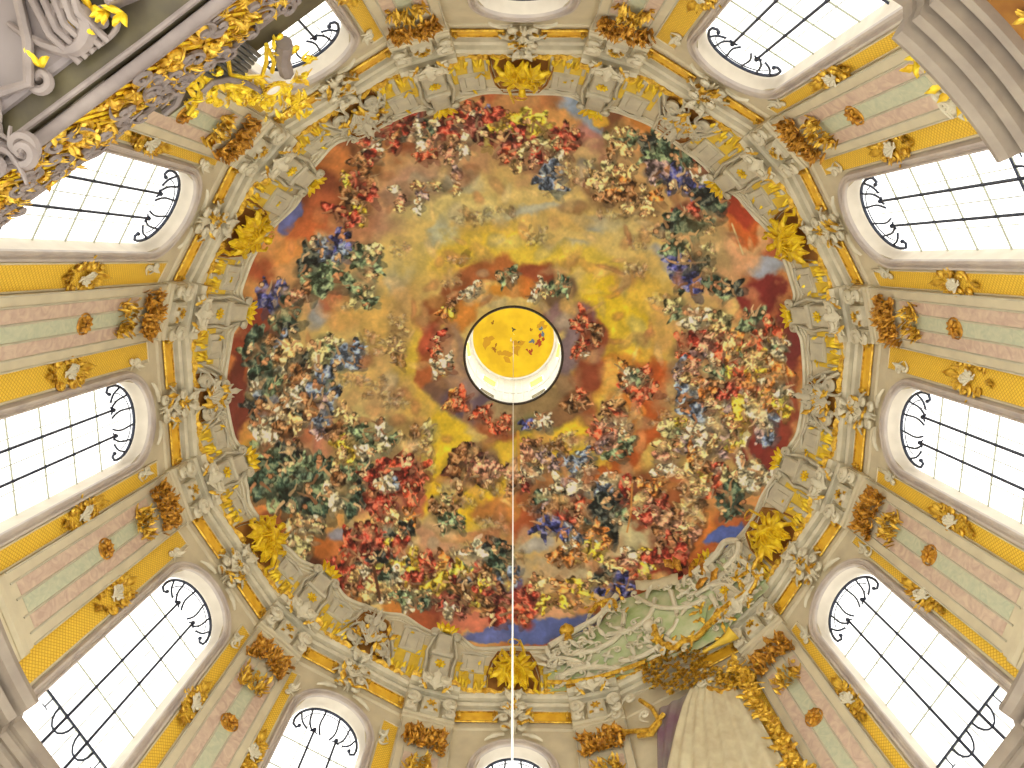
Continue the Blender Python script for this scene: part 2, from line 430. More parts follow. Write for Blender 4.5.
def make_fresco():
    F = Fresco(); B = F.blob
    F.im[:] = np.array([216, 184, 108], np.float32)/255.
    # outer band of warm cloud all round
    for k in range(40):
        a = k*9; t = (a*7919) % 5
        c = [(196, 112, 58), (182, 92, 52), (208, 140, 80), (170, 78, 46), (214, 152, 92)][int(t)]
        B(515+275*math.sin(math.radians(a)), 368+268*math.cos(math.radians(a)), 34, 30, a, c, 1, .7)
    for k in range(36):
        a = k*10+4
        c = [(208, 170, 118), (196, 140, 104), (204, 166, 100), (190, 136, 100)][(k*5) % 4]
        B(515+222*math.sin(math.radians(a)), 366+214*math.cos(math.radians(a)), 30, 26, a, c, .85, .9)
    L = [  # sky and cloud passages
     # rim, clockwise from the upper left
     (345,138,30,20,-20,(112,58,42),.95,.5),(372,124,18,9,-20,(216,176,92),.8,.6),(408,106,44,12,-14,(206,124,48),.95,.5),(446,96,34,8,-4,(184,108,58),.9,.5),
     (470,108,22,12,0,(214,160,92),.8,.7),(338,160,24,22,-50,(206,120,60),.9,.5),(318,190,30,18,-50,(128,60,40),.95,.5),(318,212,30,20,-50,(188,92,52),.9,.6),
     (288,218,7,22,32,(94,100,170),1,.25),(300,236,24,16,-40,(200,98,50),.95,.5),(288,252,18,14,0,(216,140,70),.9,.6),(296,272,24,16,0,(218,156,98),.9,.6),
     (252,300,14,24,20,(214,150,86),.9,.6),(262,325,20,30,25,(142,52,36),.95,.5),(246,350,14,24,15,(150,58,38),.9,.5),(236,400,14,46,0,(112,46,38),.95,.4),
     (250,372,8,30,0,(196,90,44),.8,.6),(254,440,12,20,-10,(214,146,70),.95,.6),(250,462,10,16,0,(226,170,60),.9,.6),(262,505,24,20,30,(202,122,62),.95,.5),
     (268,530,16,18,40,(150,70,44),.8,.6),(296,548,34,26,45,(194,104,44),.98,.5),(290,570,26,20,45,(206,122,50),.9,.5),(318,574,22,14,30,(92,50,36),.95,.4),
     (345,578,24,16,10,(166,52,44),.95,.5),(345,604,26,14,25,(186,118,50),.95,.5),(376,603,18,14,40,(224,194,128),.95,.4),(404,612,20,18,20,(206,124,52),.95,.5),
     (430,614,18,16,0,(176,84,50),.9,.5),(456,604,28,16,0,(156,66,50),.95,.4),(474,626,34,8,-4,(204,110,88),.95,.4),(486,641,30,9,0,(92,104,178),1,.25),
     (538,630,40,13,-10,(84,100,176),1,.3),(517,588,8,20,0,(92,100,170),.95,.4),(524,607,14,20,0,(168,54,42),.95,.5),(560,608,28,11,-8,(216,158,118),.98,.35),
     (598,596,22,12,-10,(222,190,140),.9,.5),(584,628,22,9,-20,(92,106,178),.9,.4),(660,556,36,20,-30,(150,46,34),.98,.5),(690,556,24,22,-30,(176,70,38),.95,.5),
     (704,534,16,26,20,(204,112,44),.95,.5),(726,539,21,10,-28,(78,98,184),1,.25),(712,500,16,22,0,(210,130,60),.85,.6),
     (760,450,22,30,10,(126,42,40),.98,.5),(775,425,18,30,0,(150,56,46),.95,.5),(790,384,14,44,0,(162,74,52),.98,.5),(792,342,14,30,0,(120,42,44),.98,.4),
     (764,300,24,24,0,(128,38,40),.98,.4),(766,268,22,10,10,(148,158,186),.95,.5),(742,252,24,18,30,(224,166,122),.9,.6),(758,232,20,24,-40,(222,168,118),.9,.6),
     (742,222,26,14,45,(210,96,40),.98,.4),(724,196,34,13,48,(176,58,38),.98,.4),(694,156,26,12,45,(162,60,42),.98,.4),(656,124,32,12,25,(212,128,54),.98,.4),
     (640,112,20,8,20,(222,160,90),.8,.6),(612,122,14,16,20,(118,68,44),.95,.4),(597,114,16,10,20,(224,168,50),.95,.4),(568,98,22,8,15,(142,160,196),1,.35),
     (592,124,10,26,-42,(140,154,186),.95,.4),(584,132,26,14,35,(186,116,108),.9,.6),(540,98,26,13,0,(184,112,66),.98,.5),(512,100,26,11,0,(200,138,84),.95,.5),
     (556,116,24,12,0,(216,150,82),.85,.6),(610,160,10,22,0,(190,120,100),.8,.6),(586,170,12,8,50,(150,160,184),.8,.5),
     # upper middle sky
     (411,183,34,22,-20,(186,138,114),.9,.8),(381,214,24,30,30,(178,126,104),.9,.8),(350,222,26,18,0,(170,104,72),.7,.8),(456,184,30,10,10,(172,172,164),.9,.8),
     (430,205,40,14,-20,(206,184,120),.9,.9),(476,214,50,14,0,(208,186,118),.9,.9),(510,188,40,12,5,(204,176,110),.8,.9),(536,212,44,9,-8,(170,170,168),.8,.9),
     (600,222,26,8,8,(150,162,184),.9,.7),(570,246,20,7,0,(180,168,144),.8,.7),(574,218,30,10,0,(206,164,90),.8,.8),(636,228,34,14,10,(198,174,112),.8,.8),
     (480,236,24,16,0,(200,152,100),.8,.8),(520,232,30,12,0,(212,172,96),.8,.8),(430,248,11,34,42,(178,176,156),.9,.8),(396,300,9,34,12,(180,176,152),.85,.8),
     (446,262,26,14,-30,(196,140,96),.8,.8),(420,268,18,24,20,(206,170,84),.7,.8),(363,282,18,16,0,(186,166,116),.8,.8),(323,312,11,20,20,(148,152,166),.9,.6),
     (341,297,18,14,0,(192,98,60),.85,.6),(344,318,16,18,0,(206,150,86),.8,.8),(372,318,22,28,0,(204,158,80),.8,.9),(406,312,20,24,0,(194,148,84),.8,.8),
     (386,368,30,26,0,(192,152,92),.8,.8),(358,374,16,26,0,(208,170,96),.8,.8),(342,405,30,20,0,(204,172,110),.8,.8),(380,420,30,34,0,(190,172,112),.7,.9),
     (672,270,26,11,30,(160,160,178),.95,.6),(636,268,26,10,10,(200,164,90),.8,.8),(620,150,16,22,0,(206,160,112),.7,.8),(640,190,26,30,0,(204,158,104),.8,.8),
     (665,225,22,22,0,(208,160,96),.7,.8),
     # golden light
     (430,350,30,42,10,(216,180,52),.9,.8),(420,420,22,44,-10,(216,174,58),.9,.8),(460,250,50,16,-20,(222,184,60),.8,.8),(500,252,60,13,0,(226,190,52),.85,.7),
     (570,262,50,15,8,(226,192,56),.8,.8),(618,317,44,34,30,(228,190,36),1,.6),(600,360,22,44,10,(232,196,40),1,.6),(640,352,34,30,0,(224,184,50),.9,.7),
     (652,300,40,14,20,(218,174,62),.8,.8),(600,277,44,9,14,(212,158,72),.8,.7),(430,470,34,36,-20,(226,190,60),.9,.7),(462,490,52,34,15,(232,188,32),1,.6),
     (452,442,20,30,-30,(230,190,36),.95,.6),(562,438,42,24,0,(230,190,40),1,.6),(520,450,40,22,0,(226,182,44),.95,.6),(600,470,32,18,-20,(226,176,48),.9,.7),
     (637,332,10,14,0,(190,172,96),.7,.8),(660,334,12,34,20,(206,154,90),.7,.8),
     (662,455,26,38,10,(218,176,84),.9,.7),(660,420,18,22,0,(216,164,66),.8,.7),(650,358,12,14,0,(216,170,50),.7,.7),
     (396,446,20,34,0,(198,168,104),.8,.8),(410,408,18,30,0,(200,160,90),.7,.8),(390,392,26,14,0,(186,140,98),.7,.8),
     # column of red smoke right of centre
     (646,376,30,18,0,(206,104,44),1,.6),(640,404,26,30,0,(206,116,42),.95,.6),(656,396,13,38,0,(186,80,32),1,.5),(645,436,13,34,22,(186,84,34),1,.5),
     (625,474,14,26,38,(178,78,32),1,.5),(596,478,50,12,-8,(184,88,34),1,.5),(612,372,22,18,0,(212,134,46),.9,.6),
     (667,492,40,14,8,(170,82,34),1,.5),(686,516,22,36,0,(160,76,36),1,.5),(640,520,16,40,0,(168,66,36),1,.5),(522,512,26,26,0,(172,76,40),.95,.5),
     (578,512,40,22,0,(176,72,38),.95,.5),(540,480,26,20,0,(196,116,60),.85,.6),(650,545,30,22,0,(158,70,44),.95,.5),
     (614,548,46,15,-15,(192,178,136),1,.5),(566,566,50,13,-8,(184,164,130),.95,.6),(537,545,22,7,0,(168,162,164),.9,.6),(584,576,40,9,-5,(186,150,110),.8,.6),
     # lower left
     (326,445,14,20,0,(200,120,98),.9,.6),(306,405,9,36,0,(198,108,72),.9,.6),(338,512,24,22,0,(216,150,78),.95,.6),(368,520,22,30,0,(200,164,96),.85,.7),
     (386,486,28,32,0,(188,108,86),.9,.6),(412,482,12,30,0,(196,92,70),.9,.6),(343,536,18,8,0,(140,140,166),.95,.5),(392,524,12,14,0,(160,156,150),.8,.6),
     (432,540,34,15,20,(198,144,112),.95,.6),(466,534,40,9,12,(192,134,86),.95,.5),(498,510,20,16,0,(202,126,56),1,.4),(470,560,30,12,10,(206,178,140),.9,.6),
     (440,520,20,14,0,(196,160,120),.8,.6),(400,540,14,14,0,(214,180,100),.7,.6),
     (700,330,20,26,0,(200,150,86),.6,.8),(690,400,30,30,0,(196,156,110),.7,.8),(700,450,24,30,0,(192,150,96),.7,.8),(740,380,20,40,0,(186,110,80),.6,.8),
     (270,380,22,50,0,(120,84,62),.8,.6),(285,470,30,26,0,(170,120,84),.8,.6),(322,480,30,26,0,(176,130,90),.7,.7)]
    for t in L: B(*t)
    # wreath of cloud round the eye of the dome
    W = [(473,274,20,14,-30,(160,84,46)),(500,268,18,12,0,(178,96,48)),(452,292,18,14,-45,(150,78,44)),(432,316,15,20,0,(138,66,36)),(430,342,14,18,0,(184,76,52)),
     (430,372,13,20,0,(168,84,46)),(440,392,14,12,40,(120,84,70)),(466,404,30,17,15,(96,76,98)),(498,426,22,12,10,(176,88,50)),(534,424,26,12,0,(120,110,70)),
     (560,412,24,14,-30,(140,96,64)),(582,396,18,20,-20,(164,82,48)),(592,368,14,22,0,(148,66,44)),(592,342,14,20,0,(158,70,46)),(578,318,16,18,20,(128,82,92)),
     (560,292,20,15,35,(112,84,62)),(536,274,22,14,10,(150,66,42)),(520,284,24,10,0,(206,116,46)),(482,294,22,12,-30,(216,138,44)),(462,318,15,20,20,(212,128,48)),
     (454,352,12,24,0,(160,126,108)),(462,384,16,16,30,(146,116,112)),(500,412,30,8,0,(160,134,100)),(540,404,24,10,-20,(152,122,82)),(566,384,13,18,-20,(150,116,84)),
     (570,350,12,26,0,(130,106,120)),(556,318,14,18,30,(138,104,112))]
    for k, t in enumerate(W): B(*t, .96, .45, .7)
    rr = np.random.RandomState(31)      # faint broken puffs all over the sky
    for k in range(230):
        a = rr.rand()*6.283; q = 60+rr.rand()*200
        x, y = 515+q*math.sin(a), 366+q*.97*math.cos(a)
        c = [(176, 112, 74), (196, 140, 92), (222, 182, 96), (180, 166, 140), (150, 92, 62), (214, 160, 104)][rr.randint(6)]
        B(x, y, 5+rr.rand()*11, 3+rr.rand()*7, rr.rand()*180, c, .25+.35*rr.rand(), .7, 1.0, .2)
    for k in range(60):
        a = rr.rand()*6.283; q = 105+rr.rand()*95
        cluster(F, 515+q*math.sin(a), 366+q*.97*math.cos(a), 9, 7, 0, 'cnplc', 3, 5, 2000+k, .32)
    # figures: x, y, rx, ry, rot, palette, how many, size
    C = [
     (384,138,30,14,-18,'rnoywr',16,7),(430,122,30,18,-6,'BwrbgGryw',22,8),(470,118,18,12,0,'bbwrR',10,8),(500,128,26,16,5,'yrgwRmy',20,8),(548,136,34,14,15,'rygRwpl',22,7),
     (440,150,30,12,0,'rnwpR',14,6),(530,158,34,10,5,'rpwRmc',14,6),(549,176,12,10,0,'BwBv',7,7),(360,170,20,14,-40,'rnyor',12,7),(352,206,24,14,-30,'mnyrn',12,7),
     (412,194,30,14,-10,'pcwcv',12,5),(448,180,20,12,0,'wclv',8,5),(580,170,20,14,10,'clpnc',9,5),
     (620,140,14,16,0,'lycnGy',12,6),(612,184,20,22,10,'ncolnc',18,6),(640,200,16,16,0,'conc',10,6),
     (657,148,14,14,30,'gGgkl',10,8),(672,164,13,12,30,'gGg',7,9),(660,174,14,6,0,'bbv',5,8),(690,182,18,10,10,'bBbwb',9,9),(709,208,13,16,40,'gGkgw',9,9),
     (684,212,12,10,0,'rmr',4,7),(676,228,10,10,0,'gkg',5,9),(682,243,14,16,10,'kgkgG',8,9),(691,272,16,12,10,'gkgb',9,9),(722,286,16,7,38,'gkGg',6,9),(678,306,8,10,50,'GlG',4,8),
     (700,246,26,26,0,'cl',8,5),
     (318,268,18,18,0,'gGGgkb',16,9),(331,246,17,8,0,'bBbb',7,8),(368,256,14,12,0,'GlgG',9,8),(365,288,16,16,0,'Glvw',9,6),(300,290,10,10,0,'gpn',4,6),
     (272,296,11,14,30,'bbbb',6,9),(284,318,14,12,0,'ggkG',8,8),(268,350,20,16,-30,'gkGBn',14,8),(290,372,26,24,0,'gkwnGBcn',26,8),(262,390,16,24,0,'gGkwB',14,8),
     (328,350,14,12,0,'GGlG',8,8),(350,356,15,12,0,'BBBv',8,7),(322,386,11,18,0,'BBGk',8,9),(318,416,8,18,0,'BBv',7,8),(290,412,20,16,0,'nwkmn',14,8),(276,428,22,14,0,'wwcnw',13,8),
     (282,440,20,8,-5,'rwmn',8,7),(276,461,22,12,0,'gGGgk',12,10),(271,488,20,10,0,'GgGg',9,10),(300,478,18,16,0,'ngwGk',14,8),(302,504,18,14,10,'gkgkG',10,10),
     (328,470,15,9,0,'ggGg',8,9),(356,471,14,9,-20,'GGg',6,9),(348,495,14,9,0,'gkgG',7,9),(330,488,14,10,0,'wGcn',8,7),(345,435,14,26,0,'cylnc',14,6),(376,438,20,20,0,'llGw',12,6),
     (425,440,12,16,0,'cncl',9,5),(410,430,10,10,0,'nc',4,5),(396,340,10,20,0,'ncc',7,5),
     (388,478,22,18,0,'RprRpr',18,8),(411,480,10,18,0,'RrRR',9,8),(385,508,14,12,0,'rRRp',9,7),(391,480,8,8,0,'wwB',4,6),(404,520,14,8,20,'oGcn',7,6),
     (368,548,24,16,0,'rrrmrR',22,8),(398,536,10,14,30,'Blky',8,7),(343,572,20,12,10,'rRrm',12,8),(304,540,8,20,20,'Gwgl',7,7),(300,522,8,8,0,'wgc',4,7),
     (398,558,20,14,0,'ygkryw',17,7),(366,585,22,14,20,'rnwcr',14,7),(400,584,30,14,0,'wgycrG',22,7),(434,574,26,18,0,'yyroRnc',24,7),(462,580,22,16,0,'rRrnyg',20,7),
     (484,590,22,16,0,'wlBynrc',18,7),(498,574,18,12,0,'nBrnc',12,7),(454,606,20,8,0,'rpmw',9,6),(418,600,18,8,0,'wlgG',9,6),(496,604,12,14,0,'nrmn',9,7),
     (491,550,19,7,-5,'kgwkw',9,8),(473,466,24,18,0,'mrpRnp',16,8),(466,456,14,8,0,'nym',5,7),(490,462,8,14,20,'pvw',4,8),(443,508,13,13,0,'nGlnc',9,6),(452,522,14,8,20,'Gcn',6,6),
     (476,590,20,8,0,'rny',6,6),
     (610,436,20,18,0,'vwpGvR',20,7),(612,410,10,8,0,'Rcn',5,6),(636,380,14,12,0,'RRonG',9,7),(645,388,10,8,0,'RR',4,8),(632,374,8,6,0,'wGk',4,6),
     (536,458,22,14,30,'wpnvc',14,6),(520,476,18,16,0,'rpnwc',13,7),(557,498,22,18,0,'gwnvrp',20,7),(552,523,14,9,0,'bbBb',7,8),(580,462,18,9,-10,'BBnwb',9,6),
     (575,510,14,16,0,'rnRp',9,7),(603,486,24,8,0,'wwwBw',9,8),(606,520,14,18,20,'gkgwgk',10,9),(622,500,10,16,0,'rRyG',7,7),(608,500,10,8,0,'gk',4,8),
     (590,540,18,14,0,'yyoBo',12,7),(570,553,16,8,-20,'oowny',9,7),(648,505,18,14,0,'cwpcr',16,6),(674,530,20,22,0,'npcnpr',24,7),(695,500,12,18,0,'cncn',9,7),
     (640,560,14,14,10,'wwlyw',9,7),(622,568,14,10,0,'rRcp',8,7),(668,556,18,10,0,'rrm',7,9),(652,480,20,10,0,'onp',7,5),
     (570,592,13,14,0,'oynoy',12,7),(533,590,8,12,0,'cncr',6,6),(614,586,20,6,-8,'bbBb',8,8),(600,578,14,6,0,'ykc',5,6),(526,606,8,14,0,'rrR',5,7),(550,600,8,6,0,'yn',3,5),
     (668,454,12,18,0,'vcpl',10,6),(676,430,10,14,0,'lycG',9,6),(666,470,12,8,0,'pw',4,6),
     (720,440,16,10,20,'BBvw',8,8),(735,436,8,12,0,'yyw',5,8),(700,440,16,20,0,'wcvoc',14,7),(712,478,18,14,0,'RrRyw',14,7),(745,478,22,12,0,'wwlyc',14,8),(729,502,7,9,0,'kkg',5,8),
     (696,476,14,12,0,'nyrc',9,6),(725,414,22,16,30,'wBvocy',20,7),(700,392,20,20,0,'ocwBpn',20,7),(745,392,22,22,20,'wRovycr',26,7),(765,424,10,18,0,'bBwv',9,7),
     (776,398,12,14,0,'yygow',9,7),(736,356,26,22,30,'wRrGocBy',34,7),(752,318,8,6,0,'GGB',4,8),(705,326,22,14,-10,'wcGwl',13,7),(715,346,18,16,0,'Rrowc',16,7),(690,350,18,16,0,'RpvBr',12,6),
     (770,345,14,20,10,'GoRyGw',14,7),(700,420,10,20,0,'Bwpo',9,7),(760,370,18,18,0,'ryowgc',16,7),(684,372,16,10,0,'vpc',7,5),(780,372,8,10,0,'oyo',4,7)]
    for k, t in enumerate(C): cluster(F, *t, seed=100+k)
    # small winged children in the cloud wreath
    K = [(448,310,8,8,'oyn'),(436,346,8,14,'RRwr'),(440,366,8,8,'wRn'),(472,292,7,6,'wpv'),(508,276,8,8,'Gwr'),(540,290,8,8,'wcp'),(556,286,8,8,'kgG'),(583,322,8,8,'RrR'),
         (590,340,10,10,'ronR'),(580,352,8,8,'wcR'),(576,400,10,8,'oRn'),(452,404,6,10,'RRo'),(481,413,10,6,'RR'),(500,426,8,8,'Ro'),(535,424,14,5,'bbwb'),(570,440,6,6,'c'),(557,446,5,5,'n'),(460,400,5,5,'R')]
    for k, (x, y, rx, ry, p) in enumerate(K): cluster(F, x, y, rx, ry, 0, p, 5, 5.5, 900+k)
    F.stroke([(632, 484), (631, 512), (627, 532)], 1.0, (206, 130, 60), .8)
    F.stroke([(518, 432), (519, 470)], 1.6, (214, 150, 50), 1.2, .8)
    F.stroke([(676, 264), (706, 262)], .9, (150, 120, 90), .9, .9)
    F.stroke([(374, 568), (380, 600)], 1.6, (90, 50, 34), 1.4, .95)
    F.stroke([(732, 224), (743, 254)], .9, (214, 190, 140), .8)
    rr = np.random.RandomState(77)      # thin veils of cloud drifting over the crowd
    for k in range(150):
        a = rr.rand()*6.283; q = 90+rr.rand()*180
        c = [(206, 150, 100), (222, 186, 120), (190, 116, 76), (214, 178, 128), (170, 96, 66)][rr.randint(5)]
        B(515+q*math.sin(a), 366+q*.97*math.cos(a), 5+rr.rand()*8, 2+rr.rand()*4, rr.rand()*180, c, .45, .8, 1.3, .25)
    g_ = F.im.mean(-1, keepdims=True); F.im = F.im*.9+g_*.1*np.array([1.08, 1., .84], np.float32)
    lum = F.im@np.array([.3, .6, .1], np.float32); F.im = lum[..., None]+(F.im-lum[..., None])*.96
    im = F.im*np.array([.96, 1.0, .98], np.float32)*(1+.10*F.n2[..., None]+.10*F.n3[..., None])
    return np.clip(im, 0, 1)
POS = {-150.: 'top left', -120.5: 'upper left', -89.: 'middle left', -58.7: 'lower left', -30.2: 'bottom left of centre', 0.: 'bottom centre',
       30.5: 'curtained bottom right', 60.9: 'lower right', 89.4: 'middle right', 120.7: 'upper right', 149.8: 'top right of centre', 180.: 'top centre'}
BAYN = [POS[w] for w in WIN]
PILN = ['top edge left of centre', 'behind the organ loft', 'upper left wall', 'lower left wall', 'bottom left corner', 'bottom edge left of cable',
        'bottom edge right of cable', 'beside the curtain', 'lower right wall', 'upper right wall', 'top right corner', 'top edge right of centre']
SILL, SPR, HW, TOP = 16.35, 24.12, 1.36, 27.5
# ---------------------------------------------------------------- drum wall with openings
W = MB()
for k in range(12):
    o, t, n, s0, s1 = bayframe(k); W.f = plane_map(o, t, n); N = 14
    def arch(s, sp, r): return sp+math.sqrt(max(r*r-s*s, 0))
    curtained = (k == 6)
    def col(sa, sb, gaps):
        za = [0]; zb = [0]
        for (l, ha, hb) in gaps: za += [l, ha]; zb += [l, hb]
        za.append(TOP); zb.append(TOP)
        for i in range(0, len(za), 2):
            W.face([(sa, za[i], 0), (sb, zb[i], 0), (sb, zb[i+1], 0), (sa, za[i+1], 0)])
    HA = 2.2; LS = 8.2
    xs = sorted(set([s0, s1]+[-HA+2*HA*i/16 for i in range(17)]+([] if curtained else [-HW+2*HW*i/N for i in range(N+1)])))
    for a, b in zip(xs, xs[1:]):
        g = []; m_ = (a+b)/2
        if abs(m_) < HA: g.append((0., arch(a, LS, HA), arch(b, LS, HA)))
        if abs(m_) < HW and not curtained: g.append((SILL, arch(a, SPR, HW), arch(b, SPR, HW)))
        col(a, b, g)
wall = structure('wall_rotunda', W, 'cream')
# floor
Fm = MB(); Fm.grid([[(r*math.sin(R(a)), r*math.cos(R(a)), 0) for a in range(0, 360, 10)] for r in (.05, 7, 13.6)], closev=True)
structure('floor', Fm, 'floor')
# ---------------------------------------------------------------- windows
def outline(off, sill=SILL, n=18):
    r = HW+off; pts = [(-r, sill-off)]
    for i in range(n+1):
        a = math.pi-math.pi*i/n; pts.append((r*math.cos(a), SPR+r*math.sin(a)))
    pts.append((r, sill-off)); return pts
def iron_head(mb, h):
    """arched head grille: outer arc, fan of bent bars, small curls on the uprights"""
    z0 = SPR-.15
    rr = HW-.16
    mb.tube([(rr*math.cos(math.pi*i/20), SPR+rr*math.sin(math.pi*i/20)-.02, h) for i in range(21)], .05, 5)
    for sx in (-1, 1):
        mb.tube([(sx*rr, SPR, h), (sx*rr*.98, SPR-.2, h), (sx*rr*.86, SPR-.3, h), (sx*rr*.8, SPR-.18, h)], .045, 5)
        mb.ball(sx*rr*.8, SPR-.16, h, .07, seg=6, rings=4)
    for a in (24, 50, 76, 104, 130, 156):
        A = R(a); c = math.cos(A); x0, z0_ = rr*c, SPR+rr*math.sin(A); x1, z1_ = rr*c*.62, SPR-.12
        mb.tube([(x0+(x1-x0)*t+.16*(1 if c > 0 else -1)*math.sin(t*math.pi)*t, z0_+(z1_-z0_)*t, h) for t in [q/8 for q in range(9)]], .036, 5)
    rr2 = rr*.78
    mb.tube([(rr2*math.cos(math.pi*i/16), SPR+.05+rr2*math.sin(math.pi*i/16), h) for i in range(1, 16)], .02, 4)
for k in range(12):
    if k in (6,): continue  # bottom and top centre windows lie out of view, included for even lighting
    o, t, n, s0, s1 = bayframe(k); f = plane_map(o, t, n); zc = Vector((o.x, o.y, SILL))
    D = -.45
    fr = MB(f)   # moulded stone surround
    pr = [(0, .0), (.0, .1), (.05, .14), (.09, .07), (.15, .07), (.18, .15), (.24, .16), (.28, .09), (.30, .0)]
    fr.grid([[(*outline(e, SILL)[j], h) for (e, h) in pr] for j in range(len(outline(0)))])
    fr.box(-HW-.5, HW+.5, SILL-.42, SILL-.0, 0, .3, .04)
    win = fr.build('window_%d' % (k+1), 'frame', None, True, zc); win['kind'] = 'structure'; win['_o'] = tuple(zc)
    rv = MB(f); ol = outline(0); ol2 = outline(-.1)
    rv.grid([[(p[0], p[1], .0) for p in ol], [(p[0], p[1], -.3) for p in ol], [(p[0]*.96, p[1]-(.05 if p[1] > SPR else 0), D-.05) for p in ol]])
    rv.build('reveal', 'reveal', win)
    sl = MB(f); sl.box(-HW, HW, SILL-.05, SILL, D-.05, 0.02, .0); sl.build('sill', 'white', win)
    pn = MB(f); N = 20; ol = outline(-.0)
    top = [(-HW+2*HW*i/N) for i in range(N+1)]
    g = [[(s, (SILL if r_ == 0 else SPR+math.sqrt(max(HW*HW-s*s, 0)) if r_ == 2 else SPR), D) for s in top] for r_ in range(3)]
    pn.grid(g, uv=lambda q: (g[q[0]][q[1]][0], g[q[0]][q[1]][1]))
    pn.build('pane', 'glass', win, False)
    h = D+.07
    b1 = MB(f)
    for sx in (-.42, .42):
        b1.tube([(sx, SILL, h), (sx, SPR+.0, h)], .042, 5); b1.ball(sx, SPR+.0, h, .08, seg=6, rings=4)
        b1.tube([(sx-.12, SPR-.14, h), (sx, SPR-.03, h), (sx+.12, SPR-.14, h)], .035, 4)
        for i in range(6): b1.ball(sx, SPR-.9-1.3*i, h, .05, seg=6, rings=4)
    b1.build('upright_bars', 'iron', win)
    b2 = MB(f); iron_head(b2, h); b2.build('arched_grille', 'iron', win)
    b3 = MB(f)
    for i in range(6): b3.tube([(-HW, SPR-.9-1.3*i, h-.03), (HW, SPR-.9-1.3*i, h-.03)], .03, 4)
    for i in range(1, 4): b3.tube([(-HW+i*.68, SILL, h-.03), (-HW+i*.68, SPR+.5, h-.03)], .014, 4)
    b3.build('saddle_bars', 'ironl', win)
    b4 = MB(f); zz = SPR-.9-1.3*4
    b4.tube([(-HW, zz, h), (HW, zz, h)], .03, 5)
    for sx in (-1, 1):
        b4.tube([(sx*.42+.3*math.cos(math.pi*j/8)*sx, zz-.05-.5*math.sin(math.pi*j/8), h) for j in range(9)], .032, 4)
        b4.tube([(sx*1.0, zz, h), (sx*1.0, zz-.35, h)], .02, 4); b4.tube([(sx*1.0-.1, zz-.35, h), (sx*1.0+.1, zz-.35, h)], .02, 4)
    b4.build('cross_grille', 'iron', win)
# ---------------------------------------------------------------- yellow wall panels beside the windows, each with its gilded cartouche
def cartouche(goldmb, greymb, u, w, seed, side):
    r_ = random.Random(seed)
    for q in range(2):
        sg = 1 if q else -1
        goldmb.scroll(sg*w*.45, u+.05, .05, .34, R(90*sg+20), sg, 1.1, .055, .9)
        goldmb.scroll(sg*w*.42, u-.45, .05, .28, R(-90*sg), -sg, 1.0, .05, .8)
        goldmb.scroll(sg*w*.40, u+.5, .05, .26, R(60*sg), sg, 1.0, .045, .9)
    for i in range(26):
        a = r_.random()*6.28; q = .35+.3*r_.random()
        goldmb.leaf(w*.34*math.cos(a), u+q*math.sin(a)*1.3, .05, .2+.12*r_.random(), .055, a+r_.uniform(-.6, .6), .08, .08, 4)
    goldmb.leaf(0, u+.6, .06, .55, .12, R(90), .12, .08, 5, 3); goldmb.leaf(0, u-.6, .06, .5, .1, R(-90), .1, .08, 5, 3)
    greymb.shell(0, u-.2, .09, .3, R(90), 1.9, 5, .1)
    greymb.scroll(-.08, u+.2, .09, .26, R(40), 1, 1., .05, .7); greymb.scroll(.1, u-.1, .09, .22, R(220), 1, 1., .05, .7)
for k in range(12):
    if k in (5, 11): continue
    o, t, n, s0, s1 = bayframe(k); f = plane_map(o, t, n)
    for side in (-1, 1):
        if k == 6 and side == -1: continue
        edge = s0+1.0 if side < 0 else s1-1.0
        inner = side*(HW+.33)
        a, b = (edge, inner) if side < 0 else (inner, edge)
        if b-a < .3: continue
        w = (b-a)-.06; mid = (a+b)/2
        P = lambda q: (lambda s, u, h, q=q: f(s+q, u, h))
        loc = f(mid, 17, .02)
        updown = {(-1): 'clockwise', 1: 'anticlockwise'}
        x = rad(WIN[k]); dirv = t*side
        words = 'right' if dirv.x > .6 else 'left' if dirv.x < -.6 else 'lower' if dirv.y > 0 else 'upper'
        th = thing('wall_relief', 'yellow lattice wall field with gilded cartouche, %s side of %s window' % (words, BAYN[k]), 'wall panel', loc, 'yellow panels flanking the windows')
        pm = MB(P(mid)); pm.box(-w/2, w/2, 16.5, 25.15, .0, .035, .0, 1, 1)
        top = MB(P(mid)); 
        pm.box(-w/2+.0, w/2-.12 if side < 0 else w/2, 25.15, 25.75, 0, .035)
        pm.build('diaper_field', 'panel', th, False)
        bm_ = MB(P(mid))
        for sx in (-1, 1): bm_.tube([(sx*w/2, 16.5, .03), (sx*w/2, 25.75, .03)], .035, 5)
        bm_.tube([(-w/2, 25.75, .03), (w/2, 25.75, .03)], .035, 5)
        bm_.build('edge_moulding', 'cream', th)
        g = MB(P(mid)); c = MB(P(mid)); cartouche(g, c, 21.3, w, 40+k*2+side, side)
        go = g.build('cartouche', 'gold', th); go['_o'] = th['_o']; c.build('shell', 'white', go)
        q = MB(P(mid-side*w*.35)); q.scroll(0, 24.9, .05, .3, R(80*side), -side, 1.1, .05, 1.); q.scroll(.05*side, 24.55, .05, .24, R(-60*side), side, 1, .045, 1.); q.leaf(0, 24.7, .06, .5, .1, R(70), .1, .1)
        q.build('corner_scroll', 'white', th)
